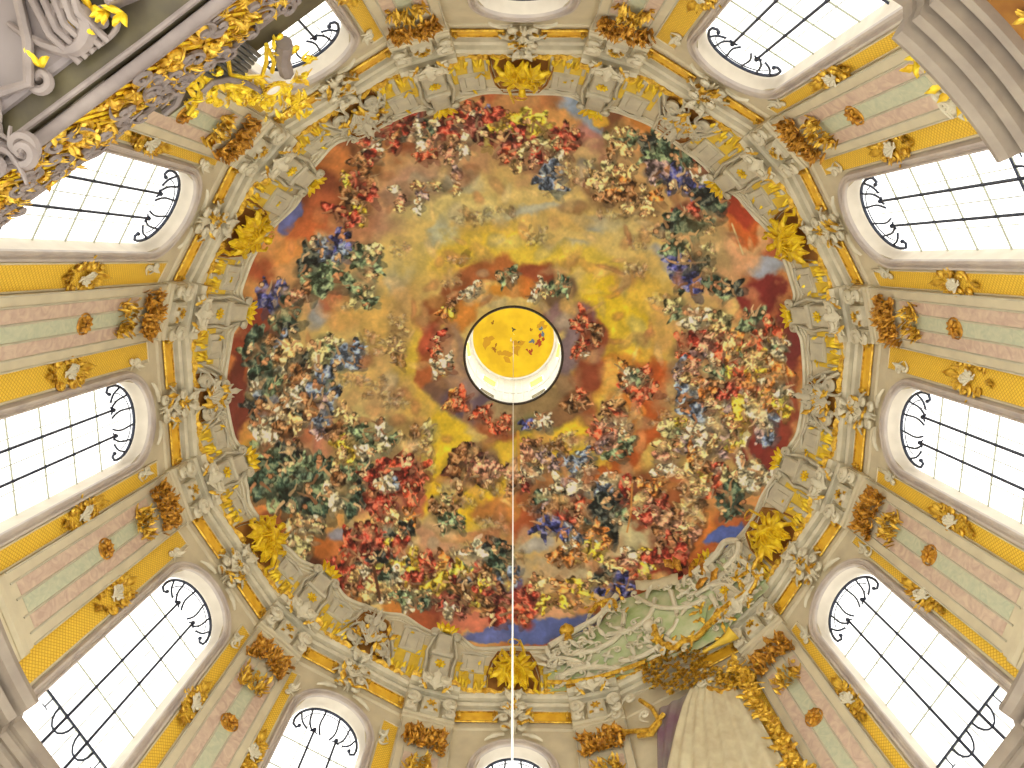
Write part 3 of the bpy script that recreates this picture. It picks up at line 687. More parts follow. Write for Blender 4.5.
# ---------------------------------------------------------------- pilasters
def foliage(mb, s0, s1, u0, u1, n, cnt, L, seed, mbt=None):
    r_ = random.Random(seed)
    for i in range(cnt):
        s = r_.uniform(s0, s1); u = r_.uniform(u0, u1); a = r_.uniform(0, 6.28)
        z = n+.14*(1-((s-(s0+s1)/2)/((s1-s0)/2))**2)
        if i % 4 == 0: mb.scroll(s, u, z, L*.8, a, r_.choice((-1, 1)), 1., .05*L/.35, .7, 5)
        else: mb.leaf(s, u, z, L*r_.uniform(.7, 1.2), L*.28, a, .14, .16, 4, 2)
def make_pilaster(k):
    f = pil_map(k)
    th = thing('pilaster', 'pink and green marble pilaster with gilded capital, %s' % PILN[k], 'pilaster', f(0, 16, 0), 'pilasters between the windows')
    b = MB(f); b.box(-.95, .95, 16.4, 26.35, -.42, .0); 
    b.box(-1.02, 1.02, 26.2, 26.4, -.3, .09, .03); b.build('shaft', 'cream', th, False)
    for s0, s1, m, nm in ((-.62, -.27, 'pink', 'pink_inlay'), (.27, .62, 'pink', 'pink_inlay'), (-.2, .2, 'green', 'green_inlay')):
        q = MB(f); q.box(s0, s1, 18.1, 24.4, -.02, .012); q.build(nm, m, th, False)
    e = MB(f)
    for s in (-.95, -.66, -.235, .235, .66, .95): e.tube([(s, 17.9, .012), (s, 24.8 if abs(s) < .9 else 26.2, .012)], .03, 5)
    e.build('fillets', 'grey', th)
    c = MB(f); foliage(c, -.76, .76, 24.55, 25.55, .05, 120, .25, 10+k)
    for sx in (-1, 1): c.scroll(sx*.6, 25.45, .1, .42, R(90), sx, 1.3, .06, .5)
    cp = c.build('capital', 'goldd', th); 
    g = MB(f); foliage(g, -.5, .5, 23.2, 24.1, .01, 46, .2, 60+k)
    for sx in (-1, 1): g.scroll(sx*.33, 23.7, .03, .36, R(-90), sx, 1.1, .05, .8)
    g.build('pendant_ornament', 'gold', th)
    r_ = MB(f); r_.rosette(0, 21.6, .05, .27, 8, .1); r_.ball(0, 21.6, .02, .27, .27, .06, 12, 4)
    r_.tube([(.3*math.cos(R(a)), 21.6+.3*math.sin(R(a)), .03) for a in range(0, 361, 24)], .03, 5); r_.build('rosette', 'goldd', th)
    p = MB(f); p.box(-1.1, 1.1, 16.1, 16.9, -.3, .22, .05); p.box(-1.02, 1.02, 16.9, 17.25, -.3, .13, .05); p.box(-1.0, 1.0, 17.25, 17.55, -.3, .2, .08); p.box(-.98, .98, 17.55, 17.8, -.3, .08, .04)
    p.build('base', 'cream', th)
    return th
for k in range(12): make_pilaster(k)
# ---------------------------------------------------------------- entablature rings
def ring_path(d, bw=1.0, bp=.25):
    pts = []
    for k in range(12):
        a = PIL[k]; w = 12.70-d
        for s, r in ((-bw-.04, w), (-bw, w-bp), (bw, w-bp), (bw+.04, w)):
            pts.append(rad(a)*r+tan(a)*s)
    return pts
def ring_sweep(profile, bw=1.0, bp=.25):
    mb = MB(); rows = []
    for (d, z) in profile:
        rows.append([tuple(p+Vector((0, 0, z))) for p in ring_path(d, bw, bp)])
    mb.grid(rows, closev=True); return mb
tr = ring_sweep([(0, 26.35), (.05, 26.37), (.1, 26.45), (.05, 26.5), (.02, 26.52), (.02, 27.45)])
arch_ = structure('trim_1', tr, 'cream')
cn = ring_sweep([(.0, 27.42), (.12, 27.42), (.15, 27.50), (.02, 27.53), (.02, 27.62), (.26, 27.60), (.33, 27.70), (.30, 27.78), (.16, 27.80), (.16, 27.86), (.44, 27.84), (.52, 27.92), (.55, 28.02), (.3, 28.04)])
structure('trim_2', cn, 'white')
# ragged gilded bead that runs above the cornice
gb = MB(); rr_ = random.Random(3)
pp = ring_path(.56); L = []
for a, b in zip(pp, pp[1:]+pp[:1]):
    n_ = max(1, int((b-a).length/.16))
    for i in range(n_): L.append(a+(b-a)*(i/n_))
gb.grid([[tuple(p*(1+(.006*math.sin(i*1.3)+.004*rr_.random()*c)/1.)+p.normalized()*(.12*math.cos(q))+Vector((0, 0, 28.1+.12*math.sin(q)))) for i, p in enumerate(L)] for c, q in ((1, 0), (1, 1.57), (1, 3.14), (1, 4.71))], closeu=True, closev=True)
for i, p in enumerate(L):
    if i % 5 == 0: gb.ball(p.x, p.y, 28.13, .17, .17, .14, 6, 4)
structure('trim_3', gb, 'gold')
# yellow frieze panels between window crest and pilaster
for k in range(12):
    o, t, n, s0, s1 = bayframe(k); f = plane_map(o, t, n)
    for side in (-1, 1):
        if k == 6 and side == -1: continue
        e = (s0+1.12) if side < 0 else (s1-1.12); a, b = sorted((e, side*.62))
        fp = MB(f); fp.box(a, b, 26.82, 27.36, .02, .08, .02); 
        mo = MB(f); c_u = 27.09
        mo.tube([(a, 26.80, .08), (b, 26.80, .08), (b+.04, c_u, .08), (b, 27.38, .08), (a, 27.38, .08), (a-.04, c_u, .08), (a, 26.80, .08)], .04, 5)
        q = fp.build('frieze_panel', 'yellow', arch_, False); 
        for x in (a+.12, b-.12): mo.leaf(x, c_u, .1, .25, .09, R(90), .08, .05, 4); mo.leaf(x, c_u, .1, .25, .09, R(-90), .08, .05, 4)
        mo.build('frieze_moulding', 'gold', arch_)
# stucco knots of scrolls on the entablature: over every pilaster and over every window head
def knot_pilaster(k):
    f = pil_map(k, 12.45)
    th = thing('scroll_cluster', 'stucco scroll cluster on the cornice over a pilaster, %s' % PILN[k], 'ornament', f(0, 26.4, 0), 'scroll clusters above the pilasters')
    m = MB(f)
    for sx in (-1, 1):
        m.box(min(sx*.5, sx*.98), max(sx*.5, sx*.98), 26.5, 27.25, 0, .22, .07)
        m.scroll(sx*.74, 27.0, .22, .5, R(90), sx, 1.4, .1, .6); m.scroll(sx*.78, 26.55, .2, .34, R(-90), -sx, 1.2, .08, .5)
        m.scroll(sx*.35, 27.9, .62, .42, R(90-sx*20), -sx, 1.2, .08, .9); m.scroll(sx*.55, 27.65, .5, .36, R(180 if sx > 0 else 0), sx, 1.1, .08, .9)
        m.leaf(sx*.2, 27.7, .6, .6, .16, R(90+sx*-45), .15, .1, 5, 2)
    m.box(-.36, .36, 26.55, 27.3, 0, .3, .1)
    m.shell(0, 27.45, .5, .5, R(90), 2.2, 7, .15); m.leaf(0, 27.6, .62, .75, .2, R(90), .2, .12, 6, 3)
    m.build('stucco_scrolls', 'white', th)
    g = MB(f); g.rosette(0, 26.9, .3, .2, 6, .07); 
    for sx in (-1, 1): g.leaf(sx*.3, 27.4, .56, .4, .1, R(90-sx*50), .1, .1, 4); g.leaf(sx*.12, 26.6, .32, .3, .08, R(-90+sx*30), .1, .05, 4)
    g.build('gilded_leaves', 'gold', th)
for k in range(12): knot_pilaster(k)
def knot_window(k):
    o, t, n, s0, s1 = bayframe(k); f = plane_map(o, t, n)
    th = thing('window_crest', 'pale scrolled stucco crest over the %s window head' % BAYN[k], 'ornament', f(0, 25.8, .1), 'crests over the window heads')
    m = MB(f); r_ = random.Random(200+k)
    for sx in (-1, 1):
        m.scroll(sx*.28, 26.25, .15, .42, R(90-sx*30), sx, 1.3, .07, .9); m.scroll(sx*.42, 26.75, .2, .4, R(90+sx*30), -sx, 1.2, .07, .9)
        m.scroll(sx*.3, 27.3, .3, .44, R(100 if sx > 0 else 80), sx, 1.2, .08, .9); m.scroll(sx*.22, 27.85, .5, .36, R(90), -sx, 1.1, .07, .8)
        m.leaf(sx*.35, 25.95, .22, .85, .12, R(-90+sx*58), .15, -.05, 6, 2); m.leaf(sx*.1, 27.6, .5, .5, .14, R(90-sx*30), .15, .12, 5, 2)
    m.ball(0, 26.5, .2, .2, .3, .14); m.shell(0, 26.7, .22, .5, R(90), 1.8, 7, .12); m.ball(0, 27.95, .5, .16, .16, .14)
    m.build('scrollwork', 'white', th)
    g = MB(f)
    for i in range(9): g.leaf(r_.uniform(-.45, .45), r_.uniform(26, 27.7), .3, .38, .1, r_.uniform(0, 6.28), .14, .12, 4, 2)
    g.rosette(0, 27.2, .4, .16, 6, .05)
    g.build('gilded_sprigs', 'gold', th)
for k in range(12):
    if k == 6: continue
    knot_window(k)
# ---------------------------------------------------------------- attic: sloping band between cornice and fresco
RIM = [(-180, 3.2), (-173, 2.8), (-164.5, 3.5), (-158, 2.9), (-150, 2.9), (-143, 2.0), (-137, 2.2), (-134.5, 2.9), (-128.8, 3.3), (-121, 2.4), (-115, 2.3), (-109, 2.3), (-104.7, 3.1), (-100, 2.3), (-89, 2.0),
       (-80, 2.05), (-74.2, 2.5), (-70, 1.9), (-66, 1.6), (-60, 1.7), (-52, 2.1), (-44, 2.7), (-38, 2.3), (-31, 2.6), (-25, 3.2), (-18.4, 2.8), (-13, 3.1), (-8, 2.4), (0, 2.6), (8, 2.5), (15, 3.1),
       (25, 3.6), (35, 3.6), (45, 3.5), (54, 2.9), (60, 2.8), (66, 3.1), (74.7, 2.8), (82, 2.3), (89, 2.3), (100, 2.4), (105.5, 2.9), (110, 2.3), (120, 2.2), (131, 2.8), (135.6, 3.5), (141, 3.2), (146, 3.3),
       (154, 2.9), (160, 3.1), (165.5, 3.6), (171, 2.8), (180, 3.2)]
def rim(a):
    a = (a+180) % 360-180
    for (a0, u0), (a1, u1) in zip(RIM, RIM[1:]):
        if a0 <= a <= a1:
            t = (a-a0)/(a1-a0); t = t*t*(3-2*t); return u0+(u1-u0)*t
    return 2.3
A = MB(); rows = []; NA = 720
G = surf(0)
def G_at(a, u, n):
    r, z, nr, nz = prof_at(u); return rad(a)*(r+nr*n)+Vector((0, 0, z+nz*n))
for j in range(11):
    row = []
    for i in range(NA):
        a = -180+360*i/NA; row.append(tuple(G_at(a, rim(a)*j/10, 0.)))
    rows.append(row)
low = ring_path(.3)
A.grid(rows, closev=True)
A.grid([[tuple(rad(-180+360*i/NA)*12.75+Vector((0, 0, 27.99))) for i in range(NA)], rows[0]], closev=True)
structure('wall_attic', A, 'cream')
rm = MB(); 
for (du, nn, r_) in ((0, .03, .09), (-.22, .02, .05), (-.4, .02, .03)):
    rm.grid([[tuple(G_at(-180+360*i/NA, rim(-180+360*i/NA)+du+r_*math.sin(q), nn+r_*math.cos(q))) for i in range(NA)] for q in (0, 1.05, 2.1, 3.14, 4.2, 5.2)], closeu=True, closev=True)
structure('trim_4', rm, 'white')
def amb(): return MB()
def amap(a0):
    def f(s, u, n):
        r, z, nr, nz = prof_at(u); a = a0+math.degrees(s/12.); return rad(a)*(r+nr*n)+Vector((0, 0, z+nz*n))
    return f
# panels of the attic (per half bay)
attic = MB()
for k in range(12):
    for side in (-1, 1):
        f = amap(PIL[k]); 
        if k in (6, 7) and (k, side) != (7, 1) and (k, side) != (6, -1): continue
        um = min(rim(PIL[k]+side*6), rim(PIL[k]+side*9))-.5
        loc = f(side*1.25, .3, 0)
        half = 'clockwise' 
        sv = tan(PIL[k])*side; words = 'right' if sv.x > .6 else 'left' if sv.x < -.6 else 'lower' if sv.y > 0 else 'upper'
        th = thing('lambrequin_relief', 'grey lambrequin with lemon inlays, %s side of bracket, %s' % (words, PILN[k]), 'wall panel', loc, 'attic panels below the fresco')
        y = MB(f); a, b = sorted((side*.72, side*2.05)); y.box(a-.04, b+.04, .12, um*.8, .01, .04, .0, 4, 4); y.build('inlay', 'inlay', th, False)
        g = MB(f); w = b-a
        g.box(a+.16, b-.16, um*.55, um, .02, .15, .04, 4, 4)
        g.box(a+w*.42, a+w*.58, .16, um*.5, .02, .13, .03, 2, 3); g.box(a+.02, a+w*.1, .16, um*.5, .02, .12, .03, 2, 3); g.box(b-w*.1, b-.02, .16, um*.5, .02, .12, .03, 2, 3)
        g.box(a+w*.3, a+w*.7, um*.56, um*.86, .15, .2, .03, 2, 2)
        g.tube([(a+.1, um+.02, .1), ((a+b)/2, um+.1, .16), (b-.1, um+.02, .1)], .06, 5)
        g.build('lambrequin', 'grey', th)
        l_ = MB(f); r_ = random.Random(k*2+side)
        for i in range(9): l_.leaf(a+(b-a)*(i+.5)/9, .2+r_.uniform(0, .15), .08, .34, .07, R(90)+r_.uniform(-.7, .7), .12, .08, 4, 2)
        for i in range(4): l_.leaf(r_.uniform(a, b), r_.uniform(.5, um), .14, .26, .06, r_.uniform(0, 6.3), .1, .06, 4, 2)
        l_.build('gilded_fringe', 'goldl', th)
# brown recessed fields beside each window axis
for k in range(12):
    if k == 6: continue
    f = amap(WIN[k])
    statue = k in (1, 3, 5, 7, 9, 11)
    w = 1.15 if statue else .9
    um = rim(WIN[k])-.3
    b = MB(f); 
    pts = []
    rows = []
    for i in range(9):
        t = i/8; ww = w*(.95-.35*t*t) ; rows.append([(ww*(2*j/8-1), .15+t*(um-.15), .02-.0) for j in range(9)])
    b.grid(rows)
    b.tube([(-w, .15, .03), (-w*.98, um*.4, .05), (-w*.85, um*.75, .05), (-w*.6, um, .05), (0, um+.06, .05), (w*.6, um, .05), (w*.85, um*.75, .05), (w*.98, um*.4, .05), (w, .15, .03)], .045, 5)
    o_ = b.build('attic_niche', 'brown', None, True, f(0, .3, 0)); o_['kind'] = 'structure'; o_['label'] = 'brown niche in the attic above the %s window' % BAYN[k]
def bracket(k):
    f = amap(PIL[k]); um = rim(PIL[k])-.35
    th = thing('attic_bracket', 'grey bracket with gilded rosette under the fresco rim, %s' % PILN[k], 'bracket', f(0, .2, 0), 'brackets below the fresco rim')
    m = MB(f)
    m.box(-.42, .42, .15, um*.52, .0, .34, .06, 3, 3); m.box(-.5, .5, um*.52, um*.6, .0, .42, .04, 3, 1); m.box(-.36, .36, um*.6, um*.98, 0, .3, .07, 3, 3)
    for sx in (-1, 1):
        m.tube([(sx*.58, .15, .08), (sx*.56, um*.4, .1), (sx*.66, um*.6, .12), (sx*.55, um*.8, .12), (sx*.4, um, .12)], .075, 6)
        m.scroll(sx*.5, um*.98, .14, .4, R(90), sx, 1.2, .08, .5)
    m.tube([(-.62, um*1.0, .12), (-.3, um*1.08+.1, .18), (0, um*1.1+.12, .2), (.3, um*1.08+.1, .18), (.62, um*1.0, .12)], .09, 6)
    bo = m.build('bracket_body', 'grey', th); bo['_o'] = th['_o']
    g = MB(f); g.rosette(0, um*.33, .35, .24, 8, .07); g.build('rosette', 'goldl', bo)
    t_ = MB(f)
    for i in range(-2, 3): t_.leaf(i*.12, um*1.08, .2, .5-.06*abs(i), .12, R(90-i*28), .16, .1, 5, 2)
    t_.ball(0, um*1.08+.05, .25, .2, .14, .12)
    t_.build('gilded_tip', 'goldl', bo)
for k in range(12):
    if k in (6,): continue
    bracket(k)
# stucco rocaille brackets in the bays without a figure
def rocaille(k):
    f = amap(WIN[k]); um = rim(WIN[k])
    th = thing('rocaille_bracket', 'cream rocaille bracket with curling finial over the %s window' % BAYN[k], 'ornament', f(0, .2, 0), 'rocaille brackets between the gilded figures')
    m = MB(f); r2 = random.Random(500+k)
    for sx in (-1, 1):
        m.scroll(sx*.62, .55, .12, .6, R(90-sx*20), sx, 1.3, .1, 1.); m.scroll(sx*.5, 1.15, .16, .5, R(90+sx*25), -sx, 1.2, .09, 1.)
        m.scroll(sx*.3, 1.75, .16, .45, R(90), sx, 1.2, .08, .9)
        m.tube([(sx*1.2, .25, .06), (sx*.95, .7, .22), (sx*.55, 1.0, .3), (sx*.15, 1.5, .3), (sx*.25, um-.1, .2)], .085, 6, taper=lambda t: 1-.4*t)
        m.tube([(sx*1.3, .45, .05), (sx*1.1, 1.1, .12), (sx*.85, 1.6, .14), (sx*.7, um-.25, .1)], .07, 6)
        m.leaf(sx*.25, .9, .25, .6, .12, R(90-sx*35), .15, .1, 6, 3); m.leaf(sx*.1, 1.7, .2, .5, .09, R(90-sx*22), .15, .05, 6, 2)
        for i in range(6): m.scroll(sx*r2.uniform(.1, 1.), r2.uniform(.3, um-.4), .15, r2.uniform(.22, .36), r2.uniform(0, 6.28), sx, 1.1, .05, .9, 5)
    m.shell(0, .55, .2, .6, R(90), 2., 7, .2); m.ball(0, 1.35, .2, .28, .36, .2); m.leaf(0, 1.5, .28, .95, .16, R(90), .2, .12, 6, 3)
    m.build('rocaille', 'grey', th)
    g = MB(f); r_ = random.Random(300+k)
    for i in range(12): g.leaf(r_.uniform(-.8, .8), r_.uniform(.3, 1.6), .26, .4, .11, r_.uniform(0, 6.28), .15, .12, 4, 2)
    g.scroll(-.3, .9, .3, .3, 1., 1, 1, .05, .7); g.scroll(.35, 1.3, .3, .26, 4., -1, 1, .05, .7)
    g.build('gilded_leaves', 'gold', th)
for k in (0, 2, 4, 8, 10): rocaille(k)
# ---------------------------------------------------------------- gilded winged figures with a hanging ring
def gilded_figure(k, txt):
    f = amap(WIN[k]); um = rim(WIN[k])
    th = thing('gilded_figure', txt, 'statue', f(0, .3, 0), 'gilded figures in the attic niches')
    m = MB(f); r_ = random.Random(400+k)
    # torso, head, hips
    m.ball(0, 1.35, .42, .3, .46, .27, 10, 7); m.ball(.05, .95, .4, .24, .28, .22, 10, 6)
    m.ball(-.04, 1.9, .55, .15, .17, .15, 10, 7); m.tube([(0, 1.65, .46), (-.03, 1.82, .52)], .08, 6)
    m.ball(-.04, 1.99, .6, .16, .12, .13, 8, 5)
    # arms
    m.tube([(.2, 1.6, .42), (.5, 1.75, .5), (.42, 2.15, .52), (.3, um-.05, .4)], .085, 6, taper=lambda t: 1-.4*t)
    m.tube([(-.2, 1.58, .42), (-.52, 1.4, .5), (-.62, 1.75, .5), (-.5, 2.1, .45)], .085, 6, taper=lambda t: 1-.4*t)
    # legs
    m.tube([(.14, .85, .42), (.42, .6, .6), (.36, .2, .45), (.5, .02, .4)], .13, 7, taper=lambda t: 1-.5*t)
    m.tube([(-.1, .85, .42), (-.3, .5, .62), (-.12, .18, .5), (-.2, -.05, .42)], .13, 7, taper=lambda t: 1-.5*t)
    m.build('body', 'goldl', th)
    w = MB(f)
    for sx in (-1, 1):
        for i in range(4):
            a = R(90-sx*(28+i*17)); w.leaf(sx*(.12+.05*i), 1.5-.12*i, .22, .95-.12*i, .15, a, .2, -.1, 7)
    w.build('wings', 'goldl', th)
    d = MB(f)
    for (x, y, L, W_, a) in ((0, 1.15, 1.15, .34, -92), (.15, 1.1, 1.1, .26, -68), (-.18, 1.1, 1.1, .28, -116), (.3, 1.0, .8, .2, -40), (-.3, 1.0, .85, .2, -145), (.05, 1.5, .5, .26, -90)):
        d.leaf(x, y, .5, L, W_, R(a), .16, -.12, 9, 3)
    for q in range(5):
        s = (q-2)*.16; d.tube([(s*.5, 1.2, .62), (s*1.2, .85, .68), (s*1.5+.1*(-1)**q, .45, .62), (s*1.9, .1, .45)], .05, 5, taper=lambda t: 1-.5*t)
    d.tube([(.3, .8, .5), (.7, .75, .4), (.95, .45, .3), (.85, .1, .25), (1.05, -.1, .2)], .12, 6, taper=lambda t: 1.1-.7*t)
    d.tube([(-.2, 1.0, .55), (-.6, 1.2, .4), (-.85, 1.6, .25), (-.7, 1.95, .2)], .12, 6, taper=lambda t: 1.1-.6*t)
    d.tube([(-.3, 1.5, .55), (0, 1.15, .66), (.35, .95, .55), (.75, 1.1, .4), (.95, 1.5, .3)], .1, 6)
    d.tube([(-.45, .9, .5), (-.8, .7, .4), (-1.0, .9, .3), (-.95, 1.2, .25)], .09, 6)
    d.build('drapery', 'goldl', th)
    if k != 9:
        g = MB(f); c = um+.28
        g.tube([(.26*math.cos(a*.3927), c+.26*math.sin(a*.3927), .12) for a in range(17)], .035, 6)
        g.build('hanging_ring', 'gold', th)
for k, txt in ((1, 'gilded winged figure holding a ring, upper left attic niche'), (3, 'gilded winged figure in the lower left attic niche'),
               (5, 'gilded winged figure crossed by the hanging cable, bottom centre'), (7, 'bright gilded winged figure in the lower right attic niche'),
               (9, 'gilded winged figure in the upper right attic niche, no ring'), (11, 'gilded winged figure at the top centre of the dome rim')):
    gilded_figure(k, txt)
# ---------------------------------------------------------------- fresco dome
im = make_fresco()
NV, NH = 1500, 330
m_ = bpy.data.materials.new('fresco'); m_.use_nodes = True; nt = m_.node_tree; b = nt.nodes['Principled BSDF']
b.inputs['Roughness'].default_value = .85
at_ = nt.nodes.new('ShaderNodeAttribute'); at_.attribute_name = 'pigment'
nt.links.new(at_.outputs['Color'], b.inputs['Base Color']); MT['fresco'] = m_
phi = np.linspace(0, 1, NH); zt = math.asin(math.sqrt(1-(2.66/RD)**2))
U = phi*1.12-.12      # starts below the springing, behind the attic rim
zz = np.where(U < 0, ZS+U*18, ZS+ZE*np.sin(np.clip(U, 0, 1)*zt))
rrD = np.where(U < 0, np.interp(zz, [p[1] for p in prof[:5]], [p[0] for p in prof[:5]])+.06, RD*np.cos(np.clip(U, 0, 1)*zt))
az = np.arange(NV)/NV*2*np.pi
X = rrD[:, None]*np.sin(az)[None]-.15*np.clip(U, 0, 1)[:, None]**2; Y = rrD[:, None]*np.cos(az)[None]; Z = np.repeat(zz[:, None], NV, 1)
V = np.stack([X, Y, Z], -1).reshape(-1, 3).astype(np.float32)
idx = np.arange(NH*NV).reshape(NH, NV)
q = np.stack([idx[:-1], np.roll(idx[:-1], -1, 1), np.roll(idx[1:], -1, 1), idx[1:]], -1).reshape(-1, 4)[:, ::-1]
me = bpy.data.meshes.new('ceiling'); me.vertices.add(len(V)); me.vertices.foreach_set('co', V.ravel())
me.loops.add(q.size); me.loops.foreach_set('vertex_index', q.ravel().astype(np.int32))
me.polygons.add(len(q)); me.polygons.foreach_set('loop_start', np.arange(0, q.size, 4, dtype=np.int32)); me.polygons.foreach_set('loop_total', np.full(len(q), 4, np.int32))
me.update(); smooth_mesh(me)
P = V-np.array([CX, CY, 1.6], np.float32)
z_ = P@np.array(fw); x_ = P@np.array(right); y_ = P@np.array(down)
gx = np.clip((512+F_*x_/z_-PX0)*PS, 0, PW-2); gy = np.clip((384+F_*y_/z_-PY0)*PS, 0, PH-2)
x0 = gx.astype(int); y0 = gy.astype(int); fx = (gx-x0)[:, None]; fy = (gy-y0)[:, None]
c = (im[y0, x0]*(1-fx)+im[y0, x0+1]*fx)*(1-fy)+(im[y0+1, x0]*(1-fx)+im[y0+1, x0+1]*fx)*fy
lin = np.where(c <= .04045, c/12.92, ((c+.055)/1.055)**2.4)
lin = np.clip(lin*FRESCO_GAIN, 0, 1)
ca = me.color_attributes.new('pigment', 'FLOAT_COLOR', 'POINT')
ca.data.foreach_set('color', np.concatenate([lin, np.ones((len(lin), 1))], 1).astype(np.float32).ravel())
me.materials.append(m_)
dome = bpy.data.objects.new('ceiling', me); COL.objects.link(dome); dome['kind'] = 'structure'; dome['label'] = 'dome fresco of clouds and crowds of small figures'
# ---------------------------------------------------------------- lantern
LX = -.15
class LMB(MB):
    def build(s, *a, **k):
        s.v = [(x+LX, y, z) for x, y, z in s.v]; return MB.build(s, *a, **k)
WR = 2.84
def ring(mb, R_, z, r, seg=8, N=72):
    mb.grid([[((R_+r*math.cos(q*2*math.pi/seg))*math.sin(2*math.pi*i/N), (R_+r*math.cos(q*2*math.pi/seg))*math.cos(2*math.pi*i/N), z+r*math.sin(q*2*math.pi/seg)) for i in range(N)] for q in range(seg)], closeu=True, closev=True)
def crc(R_, z, N=96): return [(R_*math.sin(2*math.pi*i/N), R_*math.cos(2*math.pi*i/N), z) for i in range(N)]
o1 = LMB(); ring(o1, 2.62, 39.98, .07); structure('trim_5', o1, 'rimdark')
lw = LMB(); N = 96; LW = [-126, -80, -31, 31, 80, 126, 180]; hw = 9.4  # side and back windows are unseen, added to light the lantern from inside
lw.grid([crc(2.6, 40.0), crc(2.6, 40.35), crc(WR, 40.4), crc(WR, 40.6)], closev=True)
HZ = [40.6, 41.1, 42.4, 45.2, 47.0, 49.3]
for i in range(N):
    a0, a1 = -180+360*i/N, -180+360*(i+1)/N
    for z0, z1 in zip(HZ, HZ[1:]):
        if any(abs(((a0+a1)/2-w+180) % 360-180) < 9.3 for w in LW) and z0 in (41.1, 45.2): continue
        lw.face([tuple(rad(a)*WR+Vector((0, 0, z))) for a, z in ((a0, z0), (a1, z0), (a1, z1), (a0, z1))])
structure('wall_lantern', lw, 'lant')
for j, w in enumerate(LW):
    lo = LMB(); E = lambda a, r, z: tuple(rad(a)*r+Vector((0, 0, z)))
    for sx in (-1, 1):
        for z0, z1 in ((41.1, 42.4), (45.2, 47.)): lo.face([E(w+sx*hw, WR, z0), E(w+sx*hw, 3.4, z0), E(w+sx*hw, 3.4, z1), E(w+sx*hw, WR, z1)])
    wn = lo.build('window_%d' % (13+j), 'lant', None, True, rad(w)*WR+Vector((0, 0, 41.1))); wn['kind'] = 'structure'; wn['_o'] = tuple(wn.location)
    pn = LMB()
    for z0, z1 in ((41.1, 42.4), (45.2, 47.)): pn.face([E(w-hw, 3.4, z0), E(w+hw, 3.4, z0), E(w+hw, 3.4, z1), E(w-hw, 3.4, z1)])
    pn.build('pane', 'lglass', wn, False)
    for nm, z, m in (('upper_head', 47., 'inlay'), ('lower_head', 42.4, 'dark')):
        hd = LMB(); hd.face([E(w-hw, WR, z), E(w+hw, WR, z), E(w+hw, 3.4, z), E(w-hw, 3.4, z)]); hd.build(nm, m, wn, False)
o2 = LMB(); ring(o2, WR-.06, 49.3, .1); ring(o2, WR-.03, 44.2, .05)
for a in (-52, -20, -12, -4, 4, 12, 20, 52): o2.tube([tuple(rad(a)*(WR-.02)+Vector((0, 0, 40.7))), tuple(rad(a)*(WR-.02)+Vector((0, 0, 49.2)))], .05, 5)
structure('trim_6', o2, 'lant')
CZ, CH = 49.3, 2.4
MT['cupfresco'] = mat('lemon_fresco', (244, 214, 48), (224, 190, 44), .9, .8)
cp = LMB(); cp.grid([[(WR*math.cos(p*math.pi/24)*math.sin(2*math.pi*i/72), WR*math.cos(p*math.pi/24)*math.cos(2*math.pi*i/72), CZ+CH*math.sin(p*math.pi/24)) for i in range(72)] for p in range(12)]+[[(.01*math.sin(2*math.pi*i/72), .01*math.cos(2*math.pi*i/72), CZ+CH) for i in range(72)]], closev=True)
cup = structure('ceiling_lantern', cp, 'cupfresco')
def cupmap(x0):   # small painted figures of the little cupola, laid on its surface
    def f(s, u, n):
        X, Y = x0[0]+s, x0[1]+u; r = min(.999, math.hypot(X, Y)/WR); z = CZ+CH*math.sqrt(1-r*r)
        return Vector((X, Y, z-.03-n*.4))
    return f
cr_ = random.Random(9)
for nm, m, col_, spec in (('painted_cloud', 'cf_ochre', (206, 160, 40), [(-1.7, .3, .5, 1), (1.9, -.6, .4, 1), (.2, .9, .5, .3), (-.6, 1.6, .5, .1)]),
                    ('painted_figures', 'cf_red', (176, 76, 40), [(1.95, .25, .3, 1.1), (1.7, .6, .22, .3), (1.25, 1.25, .2, 2.), (1.05, 1.1, .14, .6)]), ('painted_figures', 'cf_blue', (100, 124, 160), [(1.9, -.25, .26, .2), (1.35, .55, .2, 1.6)]),
                    ('painted_figures', 'cf_brown', (160, 106, 34), [(-1.3, 1.1, .16, .5), (-1.2, .75, .12, 1), (-1.45, -.75, .14, 1), (-1.35, .95, .14, 2), (1.2, -.35, .12, .4)]), ('painted_dove', 'cf_dark', (80, 76, 60), [(.35, .6, .1, 0), (.0, -.3, .16, 1.)])):
    MT[m] = mat(m, col_, None); fb = LMB()
    for (x, y, r_, ro) in spec:
        fb.f = cupmap((x, y))
        for i in range(4): fb.leaf(cr_.uniform(-.5, .5)*r_, cr_.uniform(-.5, .5)*r_, 0, r_*cr_.uniform(.8, 1.6), r_*.38, ro+cr_.uniform(0, 6.3), .02, .0, 5, 2)
    fb.build(nm, m, cup)
cw = MB(); cw.f = lambda s, u, n: Vector((s-.155, u+.15, n))
cw.tube([(0, 0, 5.6), (0, 0, 20), (0, 0, 48.4)], .014, 6)
ro = cw.build('hanging_cable', 'rope', None, True, Vector((-.155, .15, 5.6))); tag(ro, 'thin pale cable hanging straight down from the lantern', 'cable')
lp = MB(); lp.f = lambda s, u, n: Vector((s-.155, u+.15, n)); lp.tube([(0, 0, 44.6), (0, 0, 48.4)], .05, 6, 0.03); 
ph = lp.build('cable_sleeve', 'rope', ro); ph.location = (0, 0, 0)
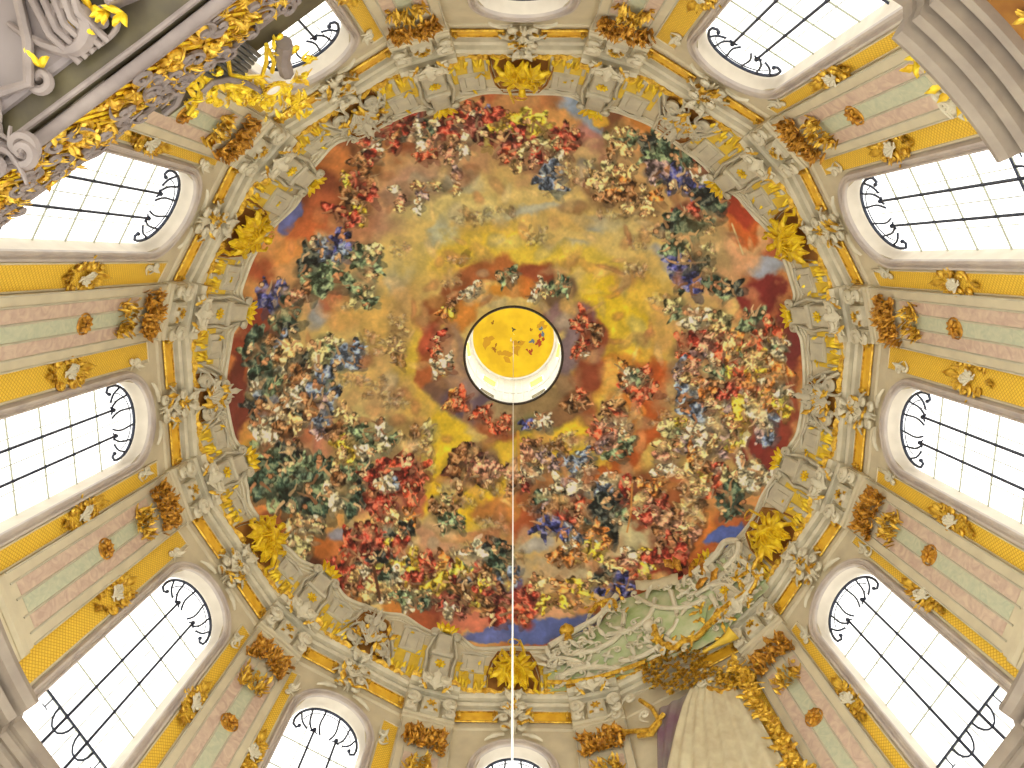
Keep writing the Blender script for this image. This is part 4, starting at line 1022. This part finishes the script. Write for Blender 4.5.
# ---------------------------------------------------------------- lower cornice with curved breaks under the pilasters
lc = MB(); rows = []
PR = [(0., 13.6), (.02, 15.0), (-.2, 15.0), (-.26, 15.12), (-.1, 15.16), (-.1, 15.24), (-.42, 15.22), (-.5, 15.38), (-.34, 15.44), (-.34, 15.54), (-.64, 15.5), (-.72, 15.66), (-.56, 15.72), (-.56, 15.8), (-.88, 15.8), (-.97, 15.96), (-.95, 16.08), (0, 16.14)]
path = []
for k in range(12):
    a = PIL[k]
    path.append((a-8.9, 12.35, .35)); path.append((a-8.2, 12.2, .35))
    for i in range(17): q = -7.9+15.8*i/16; path.append((a+q, 12.42-.0*q, 1.))
    path.append((a+8.2, 12.2, .35)); path.append((a+8.9, 12.35, .35))
for (d, z) in PR: rows.append([tuple(rad(a)*(r+d*s)+Vector((0, 0, z))) for a, r, s in path])
lc.grid(rows, closev=True)
structure('trim_7', lc, 'cornice')
df = MB(); df.grid([[tuple(rad(a)*(12.38 if abs((a-min(PIL, key=lambda p: abs(p-a))))<8 else 12.6)+Vector((0, 0, z))) for a in np.arange(-180, 180, 2.)] for z in (12.4, 15.0)], closev=True)
structure('trim_8', df, 'brown')
for az0, z0 in ((141.5, 14.6), (137.6, 14.5), (133.2, 14.6), (129.4, 14.5)):
    g = MB(plane_map(rad(az0)*12.36, tan(az0), -rad(az0)))
    for i in range(5): g.leaf(0, z0, .02, .26, .07, i*1.257, .08, .05, 4)
    g.ball(0, z0, .05, .07, seg=6, rings=4)
    o_ = g.build('gilded_flower', 'gold', None, True, rad(az0)*12.36+Vector((0, 0, z0)))
    tag(o_, 'small gilded flower below the curved cornice, %s' % {141.5: 'nearest the top edge', 137.6: 'second from the top edge', 133.2: 'third from the top edge', 129.4: 'lowest, near the right edge'}[az0], 'ornament', 'gilded flowers below the cornice')
f = pil_map(10, 12.2)
th = thing('pedestal_trophy', 'gilded and white scroll ornament at the pilaster foot, top right corner', 'ornament', f(0, 16.2, 0))
m = MB(f); g = MB(f); r_ = random.Random(8)
for i in range(10): m.scroll(r_.uniform(-.8, .8), r_.uniform(16.4, 17.4), .12, .36, r_.uniform(0, 6), 1, 1.1, .05, .9)
for i in range(22): g.leaf(r_.uniform(-.9, .9), r_.uniform(16.3, 17.3), .16, .36, .09, r_.uniform(0, 6), .14, .1, 4, 2)
m.build('white_scrolls', 'white', th); g.build('gilded_leaves', 'goldl', th)
# ---------------------------------------------------------------- organ loft (behind the camera, upper left)
LN = Vector((.565, .825, 0)).normalized(); LT = Vector((.825, -.565, 0)).normalized(); LD = 9.58
def loft(h0=0.): return lambda s, u, n: -LN*(LD-h0-n)*1.0+LT*s+Vector((0, 0, u))
def under(z0): return lambda s, u, n: -LN*(LD-u)+LT*s+Vector((0, 0, z0-n))
def onplane(px, py, h):
    """where a sight line meets the vertical plane of the loft front set back by h: (s, z)"""
    X, Y = (px-512)/F_, (py-384)/F_; d = fw+right*X+down*Y; c = Vector((CX, CY, 1.6))
    t = (-(LD-h)-c.dot(LN))/d.dot(LN); p = c+d*t; return p.dot(LT), p.z
lf = thing('organ_loft', 'grey organ loft front with gilded openwork parapet, top left corner', 'balcony', loft()(-1, 12.6, 0))
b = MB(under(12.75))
b.box(-5.5, 3.2, -2.9, -.25, -.15, .0, .03); b.build('soffit', 'dark', lf, False)  # dark olive puts the shade of the recess behind the rail into the colour
rl = MB(loft())
rl.tube([(-5.6, 12.85, -.15), (-3, 12.86, -.11), (0, 12.86, -.11), (3.3, 12.85, -.15)], .095, 10); rl.tube([(-5.6, 13.02, -.15), (0, 13.02, -.11), (3.3, 13.02, -.15)], .04, 8); rl.tube([(-5.6, 12.74, -.31), (0, 12.74, -.27), (3.3, 12.74, -.31)], .045, 8)
rl.build('front_rail', 'loft', lf)
bk = MB(loft()); bk.grid([[(s, 13.05, -.16) for s in (-5.6, 3.2)], [(s, 14.9, -.5) for s in (-5.6, 3.2)]]); bk.build('parapet_back', 'goldd', lf, False)
lt = MB(loft()); N = 40
for i in range(-6, N):
    s = -5.6+8.8*i/N
    for q in (1, -1):
        p = []
        for j in range(7):
            x = s+(j/6*1.0 if q > 0 else 1.0-j/6*1.0)
            if -5.7 < x < 3.3: p.append((x, 12.95+1.9*j/6, -.16-.3*j/6+.02*q))
        if len(p) > 2: lt.tube(p, .03, 4)
lt.build('openwork_lattice', 'goldl', lf)
fl = MB(loft()); r_ = random.Random(4)
for i in range(300):
    s = r_.uniform(-5.5, 3.1); v = r_.random(); z = 12.98+1.9*v; h = -.14-.3*v
    if r_.random() < .35: fl.scroll(s, z, h, r_.uniform(.16, .32), r_.uniform(0, 6.3), r_.choice((-1, 1)), 1., .035, .9, 5)
    else: fl.leaf(s, z, h, r_.uniform(.14, .26), .045, r_.uniform(0, 6.3), .1, .08, 4, 2)
fl.build('gilded_leaves', 'gold', lf)
gs = MB(loft())
for i in range(70):
    s = r_.uniform(-5.5, 3.1); v = r_.random()**.6; z = 13.0+1.9*v; h = -.1-.3*v
    gs.scroll(s, z, h, r_.uniform(.2, .4), r_.uniform(0, 6.3), r_.choice((-1, 1)), 1.1, .04, 1., 5)
gs.tube([(-5.6, 14.9, -.45), (-2, 14.95, -.42), (3.2, 14.9, -.45)], .06, 6)
gs.build('stucco_scrolls', 'loft', lf)
# carved soffit: field, brackets and volutes
sf = MB(under(12.75)); sf.box(-5.4, -.9, -2.8, -.62, .0, .14, .06, 6, 3); sf.build('soffit_field', 'lilac', lf)
mo = MB(under(12.75))
mo.tube([(-5.4, -.55, .12), (-3.9, -.45, .2), (-3.2, -.72, .24), (-2.6, -1.0, .24), (-2.1, -.75, .24), (-1.7, -.62, .24), (-1.35, -1.05, .24), (-1.1, -1.6, .2), (-1.0, -2.8, .12)], .075, 7)
for (s, u, L, rr, a, h_) in ((-.75, -.95, .7, .2, 60, 1), (-.55, -1.7, .5, .13, 100, -1), (-1.55, -.62, .45, .1, 200, 1), (-.3, -.75, .4, .09, 0, 1)):
    mo.scroll(s, u, .05, L, R(a), h_, 1.2, rr*.6, 1.2, 7)
for i in range(5): mo.tube([(-.95+i*.13, -.5, .1), (-1.0+i*.13, -.9, .32), (-.9+i*.16, -1.5, .3), (-.75+i*.18, -2.1, .1)], .06, 6)
mo.tube([(.1, -.75, .16), (.3, -1.6, .3), (.45, -2.7, .2)], .3, 12, taper=lambda t: .8+.3*t)
mo.build('scroll_bracket', 'loft', lf)
rc = MB(under(12.75)); r_ = random.Random(12)
for i in range(34): rc.scroll(r_.uniform(-4.6, -2.3), r_.uniform(-.9, .1), r_.uniform(0, .2), r_.uniform(.3, .6), r_.uniform(0, 6.3), r_.choice((-1, 1)), 1.2, .07, 1., 6, .1)
rc.build('soffit_rocaille', 'loft', lf)
gd = MB(under(12.75))
for (s, u) in ((-2.2, -1.6), (-2.0, -1.75), (-1.8, -1.75), (-2.4, -1.4), (-1.45, -.75), (-.6, -.8), (-.35, -.95), (-.15, -.8), (0, -.65), (-2.75, -1.2)):
    for q in range(3): gd.leaf(s, u, .18, .24, .06, r_.uniform(0, 6.3), .1, .06, 4)
gd.build('soffit_gilding', 'goldl', lf)
# organ case on the loft
oc = thing('organ_case', 'gilded organ case with dark metal pipes above the loft parapet', 'organ', loft(-.75)(.6, 14.9, 0))
H = -.75
pp = MB(loft(H)); s0, z0 = onplane(228, 44, H); s1, z1 = onplane(258, 66, H)
sA, zA = onplane(243, 66, H); sB, zB = onplane(243, 38, H)
zlo, zhi = min(zA, zB), max(zA, zB)
for i in range(10):
    s = sA-.5+.1*i; pb = MB(loft(H)); top = zhi+.15-.05*abs(i-2)
    pb.tube([(s, zlo-.5, .1), (s, zlo-.32, .1), (s, top, .1)], .047, 8, taper=lambda t: .5 if t < .1 else 1)
    pb.build('organ_pipe', 'pipe', oc)
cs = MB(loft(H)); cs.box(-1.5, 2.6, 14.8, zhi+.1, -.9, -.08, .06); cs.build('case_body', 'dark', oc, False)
cg = MB(loft(H)); r_ = random.Random(21)
for i in range(330):
    px_ = r_.uniform(182, 306); py_ = r_.uniform(24, 112)
    if 216 < px_ < 266 and py_ < 72: continue
    if py_ > 100-.0*(px_-182) and px_ < 262 and px_ > 200: continue
    if (px_-270)**2+(py_-85)**2 < 150: continue
    s, z = onplane(px_, py_, H)
    if px_ > 268 and py_ < 70 and r_.random() < .9: continue
    if px_ < 200 and r_.random() < .5: continue
    if r_.random() < .4: cg.scroll(s, z, r_.uniform(0, .12), r_.uniform(.14, .26), r_.uniform(0, 6.3), r_.choice((-1, 1)), 1.1, .035, .9, 5)
    else: cg.leaf(s, z, r_.uniform(0, .15), r_.uniform(.16, .28), .06, r_.uniform(0, 6.3), .1, .08, 4, 2)
for pts in ([(222, 40), (224, 56), (226, 68), (240, 71), (258, 70), (262, 56), (262, 38)], [(186, 62), (198, 74), (192, 96), (184, 108)], [(262, 40), (270, 55), (268, 66)]):
    cg.tube([(*onplane(x, y, H), .14) for x, y in pts], .045, 6)
cg.build('gilded_carving', 'goldl', oc)
hd = MB(loft(H))
for off in (0, 6, 11):
    hd.tube([(*onplane(x, y+off*.0+off, H), .2-.02*off) for x, y in ((196, 82), (206, 73), (222, 70), (240, 74), (254, 82), (262, 90))], .06-.003*off, 6)
hd.tube([(*onplane(x, y, H), .15) for x, y in ((280, 36), (278, 52), (282, 66))], .16, 8)
hd.tube([(*onplane(x, y, H), .12) for x, y in ((170, 74), (178, 84), (172, 98), (160, 108))], .07, 7)
hd.build('grey_hood', 'loft', oc)
s, z = onplane(270, 85, -.6)
ov = thing('oval_mirror', 'small white oval in a gilded frame beside the organ', 'mirror', loft(-.6)(s, z, 0))
e = MB(loft(-.6)); e.grid([[(s+.17*q*math.cos(a*.3927)*1.05, z+.24*q*math.sin(a*.3927), .12+.03*(1-q)) for a in range(16)] for q in (.02, .5, 1)], closev=True); e.build('oval_face', 'lant', ov)  # matt white stands for the bright reflection in the oval
e = MB(loft(-.6)); e.tube([(s+.2*math.cos(a*.3927), z+.27*math.sin(a*.3927), .12) for a in range(17)], .045, 6)
for i in range(14): e.leaf(s+.2*math.cos(i*.449), z+.28*math.sin(i*.449), .12, .16, .05, i*.449+.8, .05, .05, 4)
e.build('gilded_frame', 'goldl', ov)
# ---------------------------------------------------------------- great stucco crown and curtain over the choir arch, lower right
o, t, n, sa, sb = bayframe(6); bf = plane_map(o, t, n)
def onbay(px, py, h):
    X, Y = (px-512)/F_, (py-384)/F_; d = fw+right*X+down*Y; c = Vector((CX, CY, 1.6)); oo = o+n*h
    k_ = (oo-c).dot(n)/d.dot(n); p = c+d*k_; return (p-o).dot(t), p.z
def skin_patch(mb, lower, upper, n0, n1, nu=24, nv=10, wob=.0):
    def interp(L, x):
        x *= len(L)-1; i = min(int(x), len(L)-2); x -= i; return (L[i][0]+(L[i+1][0]-L[i][0])*x, L[i][1]+(L[i+1][1]-L[i][1])*x)
    rows = []
    for j in range(nv+1):
        v = j/nv; row = []
        for i in range(nu+1):
            a, b = interp(lower, i/nu), interp(upper, i/nu); px_, py_ = a[0]+(b[0]-a[0])*v, a[1]+(b[1]-a[1])*v
            az_, u_ = view_hit(px_, py_); row.append(tuple(G_at(az_, u_, n0+n1*math.sin(math.pi*min(1, v*1.0))*math.sin(math.pi*i/nu)**.4+wob*math.sin(i*1.9+j*1.3))))
        rows.append(row)
    mb.grid(rows)
cr = thing('stucco_crown', 'large mint and cream rocaille crown over the curtain, lower right', 'ornament', G_at(30, .5, 0))
LOW = [(548, 694), (590, 690), (625, 676), (655, 668), (690, 662), (722, 645), (752, 616), (776, 592)]
UPP = [(548, 656), (572, 644), (600, 628), (618, 604), (662, 590), (698, 582), (726, 560), (742, 548)]
bs = MB(); skin_patch(bs, LOW, UPP, .1, .16, 40, 14, .02); bs.build('mint_ground', 'mint', cr)
def local(px_, py_):
    az_, u_ = view_hit(px_, py_); return surf(az_, u_, 0.)
sc = MB(); r_ = random.Random(77)
def scr(x, y, size, ang, hand=1, turns=1.2, rr=.08, tail=1., n0=.3):
    sc.f = local(x, y); sc.scroll(0, 0, n0, size, R(ang), hand, turns, rr, tail)
def band(mb, pts, r0, n0=.3, tp=None):
    P = []
    for x, y in pts:
        az_, u_ = view_hit(x, y); P.append(tuple(G_at(az_, u_, n0)))
    # smooth
    Q = []
    for i in range(len(P)-1):
        p0, p1, p2, p3 = [Vector(P[max(0, min(len(P)-1, i+k_))]) for k_ in (-1, 0, 1, 2)]
        for s_ in range(5):
            x = s_/5; Q.append(tuple(.5*((2*p1)+(p2-p0)*x+(2*p0-5*p1+4*p2-p3)*x*x+(3*p1-p0-3*p2+p3)*x*x*x)))
    Q.append(P[-1]); f0 = mb.f; mb.f = lambda a, b_, c: Vector((a, b_, c)); mb.tube(Q, r0, 7, taper=tp); mb.f = f0
for pts, rr in (([(550, 652), (575, 640), (602, 624), (620, 602)], .12), ([(700, 580), (722, 562), (732, 548), (744, 546), (742, 560), (730, 572)], .13), ([(744, 560), (762, 580), (758, 598), (742, 612)], .1),
                ([(575, 660), (600, 655), (622, 640), (628, 622)], .1), ([(610, 640), (632, 636), (652, 622), (660, 606)], .09), ([(676, 598), (682, 626), (670, 644), (690, 654), (712, 640), (722, 616), (716, 600)], .1),
                ([(640, 604), (662, 612), (690, 612), (708, 604)], .09), ([(624, 668), (646, 662), (664, 650), (662, 636)], .09), ([(560, 684), (580, 676), (604, 674), (626, 678)], .1),
                ([(548, 668), (560, 664), (580, 668), (590, 676)], .08), ([(700, 600), (716, 590), (732, 590), (748, 600)], .08), ([(600, 612), (590, 628), (596, 642)], .07)):
    band(sc, pts, rr*1.15, .36)
for i in range(230):
    v = r_.random(); u = r_.random()
    i0 = u*(len(LOW)-1); j = min(int(i0), len(LOW)-2); x = i0-j
    a = (LOW[j][0]+(LOW[j+1][0]-LOW[j][0])*x, LOW[j][1]+(LOW[j+1][1]-LOW[j][1])*x); b_ = (UPP[j][0]+(UPP[j+1][0]-UPP[j][0])*x, UPP[j][1]+(UPP[j+1][1]-UPP[j][1])*x)
    px_, py_ = a[0]+(b_[0]-a[0])*v, a[1]+(b_[1]-a[1])*v
    if 668 < px_ < 715 and 612 < py_ < 655: continue
    if i % 3: scr(px_, py_, r_.uniform(.2, .42), r_.uniform(0, 360), r_.choice((-1, 1)), 1.1, .045, 1.)
    else: sc.f = local(px_, py_); sc.leaf(0, 0, .3, r_.uniform(.35, .6), .11, r_.uniform(0, 6.3), .14, .1, 5, 3)
sc.f = local(652, 630); sc.ball(0, 0, .3, .3, .34, .2, 10, 6)
for q in range(8): sc.ball(.36*math.cos(q*.785), .36*math.sin(q*.785), .3, .09, seg=6, rings=4)
sc.f = local(690, 596)
for q in range(7): sc.ball(-.4+.13*q, 0, .34, .1, seg=6, rings=4)
sc.build('cream_scrollwork', 'white', cr)
sh = MB(); skin_patch(sh, [(672, 646), (690, 652), (706, 642)], [(680, 612), (694, 616), (712, 608)], .3, .16, 12, 6); sh.build('shell_field', 'mint', cr)
gg = MB()
for pts, rr in (([(658, 632), (664, 648), (678, 655), (692, 655), (706, 650), (716, 632), (726, 618), (738, 608)], .12), ([(592, 622), (602, 612), (616, 608), (620, 616)], .1), ([(596, 686), (618, 682), (640, 680), (652, 676)], .09),
                ([(548, 690), (570, 690), (596, 688)], .09), ([(742, 604), (752, 596), (746, 584), (756, 576)], .08), ([(768, 560), (760, 575), (770, 590), (762, 604)], .08)):
    band(gg, pts, rr, .42)
for i in range(70):
    px_, py_ = r_.choice([(r_.uniform(654, 700), r_.uniform(644, 662)), (r_.uniform(740, 778), r_.uniform(562, 622)), (r_.uniform(700, 742), r_.uniform(606, 650)), (r_.uniform(590, 630), r_.uniform(600, 622))])
    gg.f = local(px_, py_); gg.leaf(0, 0, .34, r_.uniform(.25, .45), .09, r_.uniform(0, 6.3), .14, .1, 4, 2)
gg.build('gilded_bands', 'gold', cr)
bk = MB(); skin_patch(bk, [(640, 596), (660, 596), (684, 590)], [(638, 586), (660, 585), (682, 578)], .3, .2, 16, 5, .03); bk.build('basket', 'curtain', cr)
lv = MB()
for x, y, a, L in ((690, 572, 1.4, .8), (700, 578, .4, .7), (704, 588, -.3, .8), (712, 574, .9, .9), (720, 582, .1, .7), (684, 568, 2.0, .6)):
    lv.f = local(x, y); lv.leaf(-.3, 0, .35, L, .22, a, .2, .15, 6, 2)
lv.build('broad_gilded_leaves', 'goldd', cr)
ur = MB(local(569, 641)); ur.ball(0, 0, .45, .36, .3, .28, 12, 7); ur.ball(0, .4, .45, .14, .12, .12, 8, 5); ur.tube([(0, -.3, .4), (0, -.5, .35)], .16, 8, .22)
u_ = ur.build('urn', 'gold', None, True, tuple(G_at(*view_hit(569, 641), .3))); tag(u_, 'gilded round urn at the left shoulder of the mint crown', 'urn')
# tasselled crest that carries the curtain
ct_ = thing('tassel_crest', 'dense gilded crest of tassels hanging above the curtain', 'ornament', bf(0, 26.6, .4))
g = MB(bf); r_ = random.Random(91)
for i in range(300):
    px_, py_ = r_.uniform(642, 708), r_.uniform(652, 694)
    if py_ > 694-abs(px_-672)*.35: continue
    s, z = onbay(px_, py_, .35); g.leaf(s, z, .3+r_.uniform(0, .25), r_.uniform(.22, .4), .09, R(-90)+r_.uniform(-.8, .8), .14, .12, 4, 2)
for i in range(150):
    x = r_.random(); px_, py_ = 706+x*48+r_.uniform(-6, 6), 684-abs(x-.5)*30+r_.uniform(-7, 7)
    s, z = onbay(px_, py_, .35); g.leaf(s, z, .3+r_.uniform(0, .2), r_.uniform(.2, .36), .08, R(-90)+r_.uniform(-1, 1), .12, .1, 4, 2)
for pts in ([(640, 700), (652, 708), (660, 722), (652, 734), (638, 736)], [(604, 726), (626, 732), (650, 730), (664, 714)], [(708, 688), (722, 692), (738, 684), (748, 672)]):
    P = [(*onbay(x, y, .4), .4) for x, y in pts]; g.tube(P, .09, 6)
g.build('gilded_tassels', 'gold', ct_)
w_ = MB(bf)
for (x, y, sz, a) in ((704, 672, .4, 0), (710, 680, .35, 2), (702, 684, .3, 4), (650, 656, .35, 1), (630, 700, .5, 1), (645, 716, .45, 2.4), (616, 716, .5, .5)):
    s, z = onbay(x, y, .45); w_.scroll(s, z, .42, sz, a, 1, 1.2, .055, .9)
w_.build('white_scrolls', 'white', ct_)
hn = MB(); P = []
for x, y, rr in ((712, 664, .05), (724, 657, .09), (736, 650, .15), (744, 643, .26)):
    az_, uu = view_hit(x, y); P.append(tuple(G_at(az_, uu, .5)))
hn.tube(P, .28, 10, taper=lambda t: .2+.8*t*t); h_ = hn.build('trumpet', 'inlay', None, True, P[0]); tag(h_, 'yellow flared trumpet lying between the crown and the pilaster', 'trumpet')
# curtain
cu = thing('curtain', 'cream pleated curtain gathered under the gilded crest', 'curtain', bf(.2, 20, .2))
def cloth(top, bot, n0, amp, folds, nu=60, nv=14):
    rows = []
    for j in range(nv+1):
        v = j/nv; row = []
        for i in range(nu+1):
            x = i/nu; s = top[0]+(top[1]-top[0])*x; s2 = bot[0]+(bot[1]-bot[0])*x
            z = top[2]+(bot[2]-top[2])*v; ss = s+(s2-s)*(v**.8)
            row.append((ss, z, n0+amp*(.3+.7*v)*math.sin(x*folds*2*math.pi+.6*math.sin(v*3+x*4))))
        rows.append(row)
    return rows
sL, zL = onbay(694, 694, .3); sR, zR = onbay(742, 690, .3); s2L, z2L = onbay(668, 768, .3); s2R, z2R = onbay(786, 768, .3)
zb = min(z2L, z2R)-5
kx = (zL-zb)/(zL-z2L)
c1 = MB(bf); c1.grid(cloth((sL, sR, zL+.3), (sL+(s2L-sL)*kx*.7, sR+(s2R-sR)*kx*.7, zb), .4, .13, 7)); c1.build('pleated_cloth', 'curtain', cu)
pL, _ = onbay(656, 700, .3); p2L, _ = onbay(630, 768, .3)
c2 = MB(bf); c2.grid(cloth((pL, sL+.1, zL+.2), (p2L-.3, sL+(s2L-sL)*kx*.7+.1, zb), .28, .1, 3, 24)); c2.build('purple_lining', 'lining', cu)
c3 = MB(bf); gr_, _ = onbay(764, 700, .3)
for i in range(60):
    v = i/59; z = zL+.3+(zb-zL-.3)*v; s = sR+.15+((sR+(s2R-sR)*kx*.7)-sR)*v**.8
    c3.scroll(s+r_.uniform(-.1, .25), z, .45, r_.uniform(.25, .4), r_.uniform(0, 6.3), r_.choice((-1, 1)), 1.1, .05, .9, 5); c3.leaf(s+r_.uniform(-.1, .25), z, .45, .4, .12, r_.uniform(0, 6.3), .12, .1, 4, 2)
c3.build('gilded_fringe', 'gold', cu)
wd = bpy.data.worlds.new('world'); SC.world = wd; wd.use_nodes = True
bg = wd.node_tree.nodes['Background']; bg.inputs['Color'].default_value = (.97, 1., .985, 1); bg.inputs['Strength'].default_value = WORLD
SC.view_settings.view_transform = 'Standard'; SC.view_settings.look = 'None'; SC.view_settings.exposure = EXPO; SC.view_settings.gamma = 1
SC.view_settings.use_curve_mapping = False
for o_ in bpy.data.objects:
    if '_o' in o_: del o_['_o']
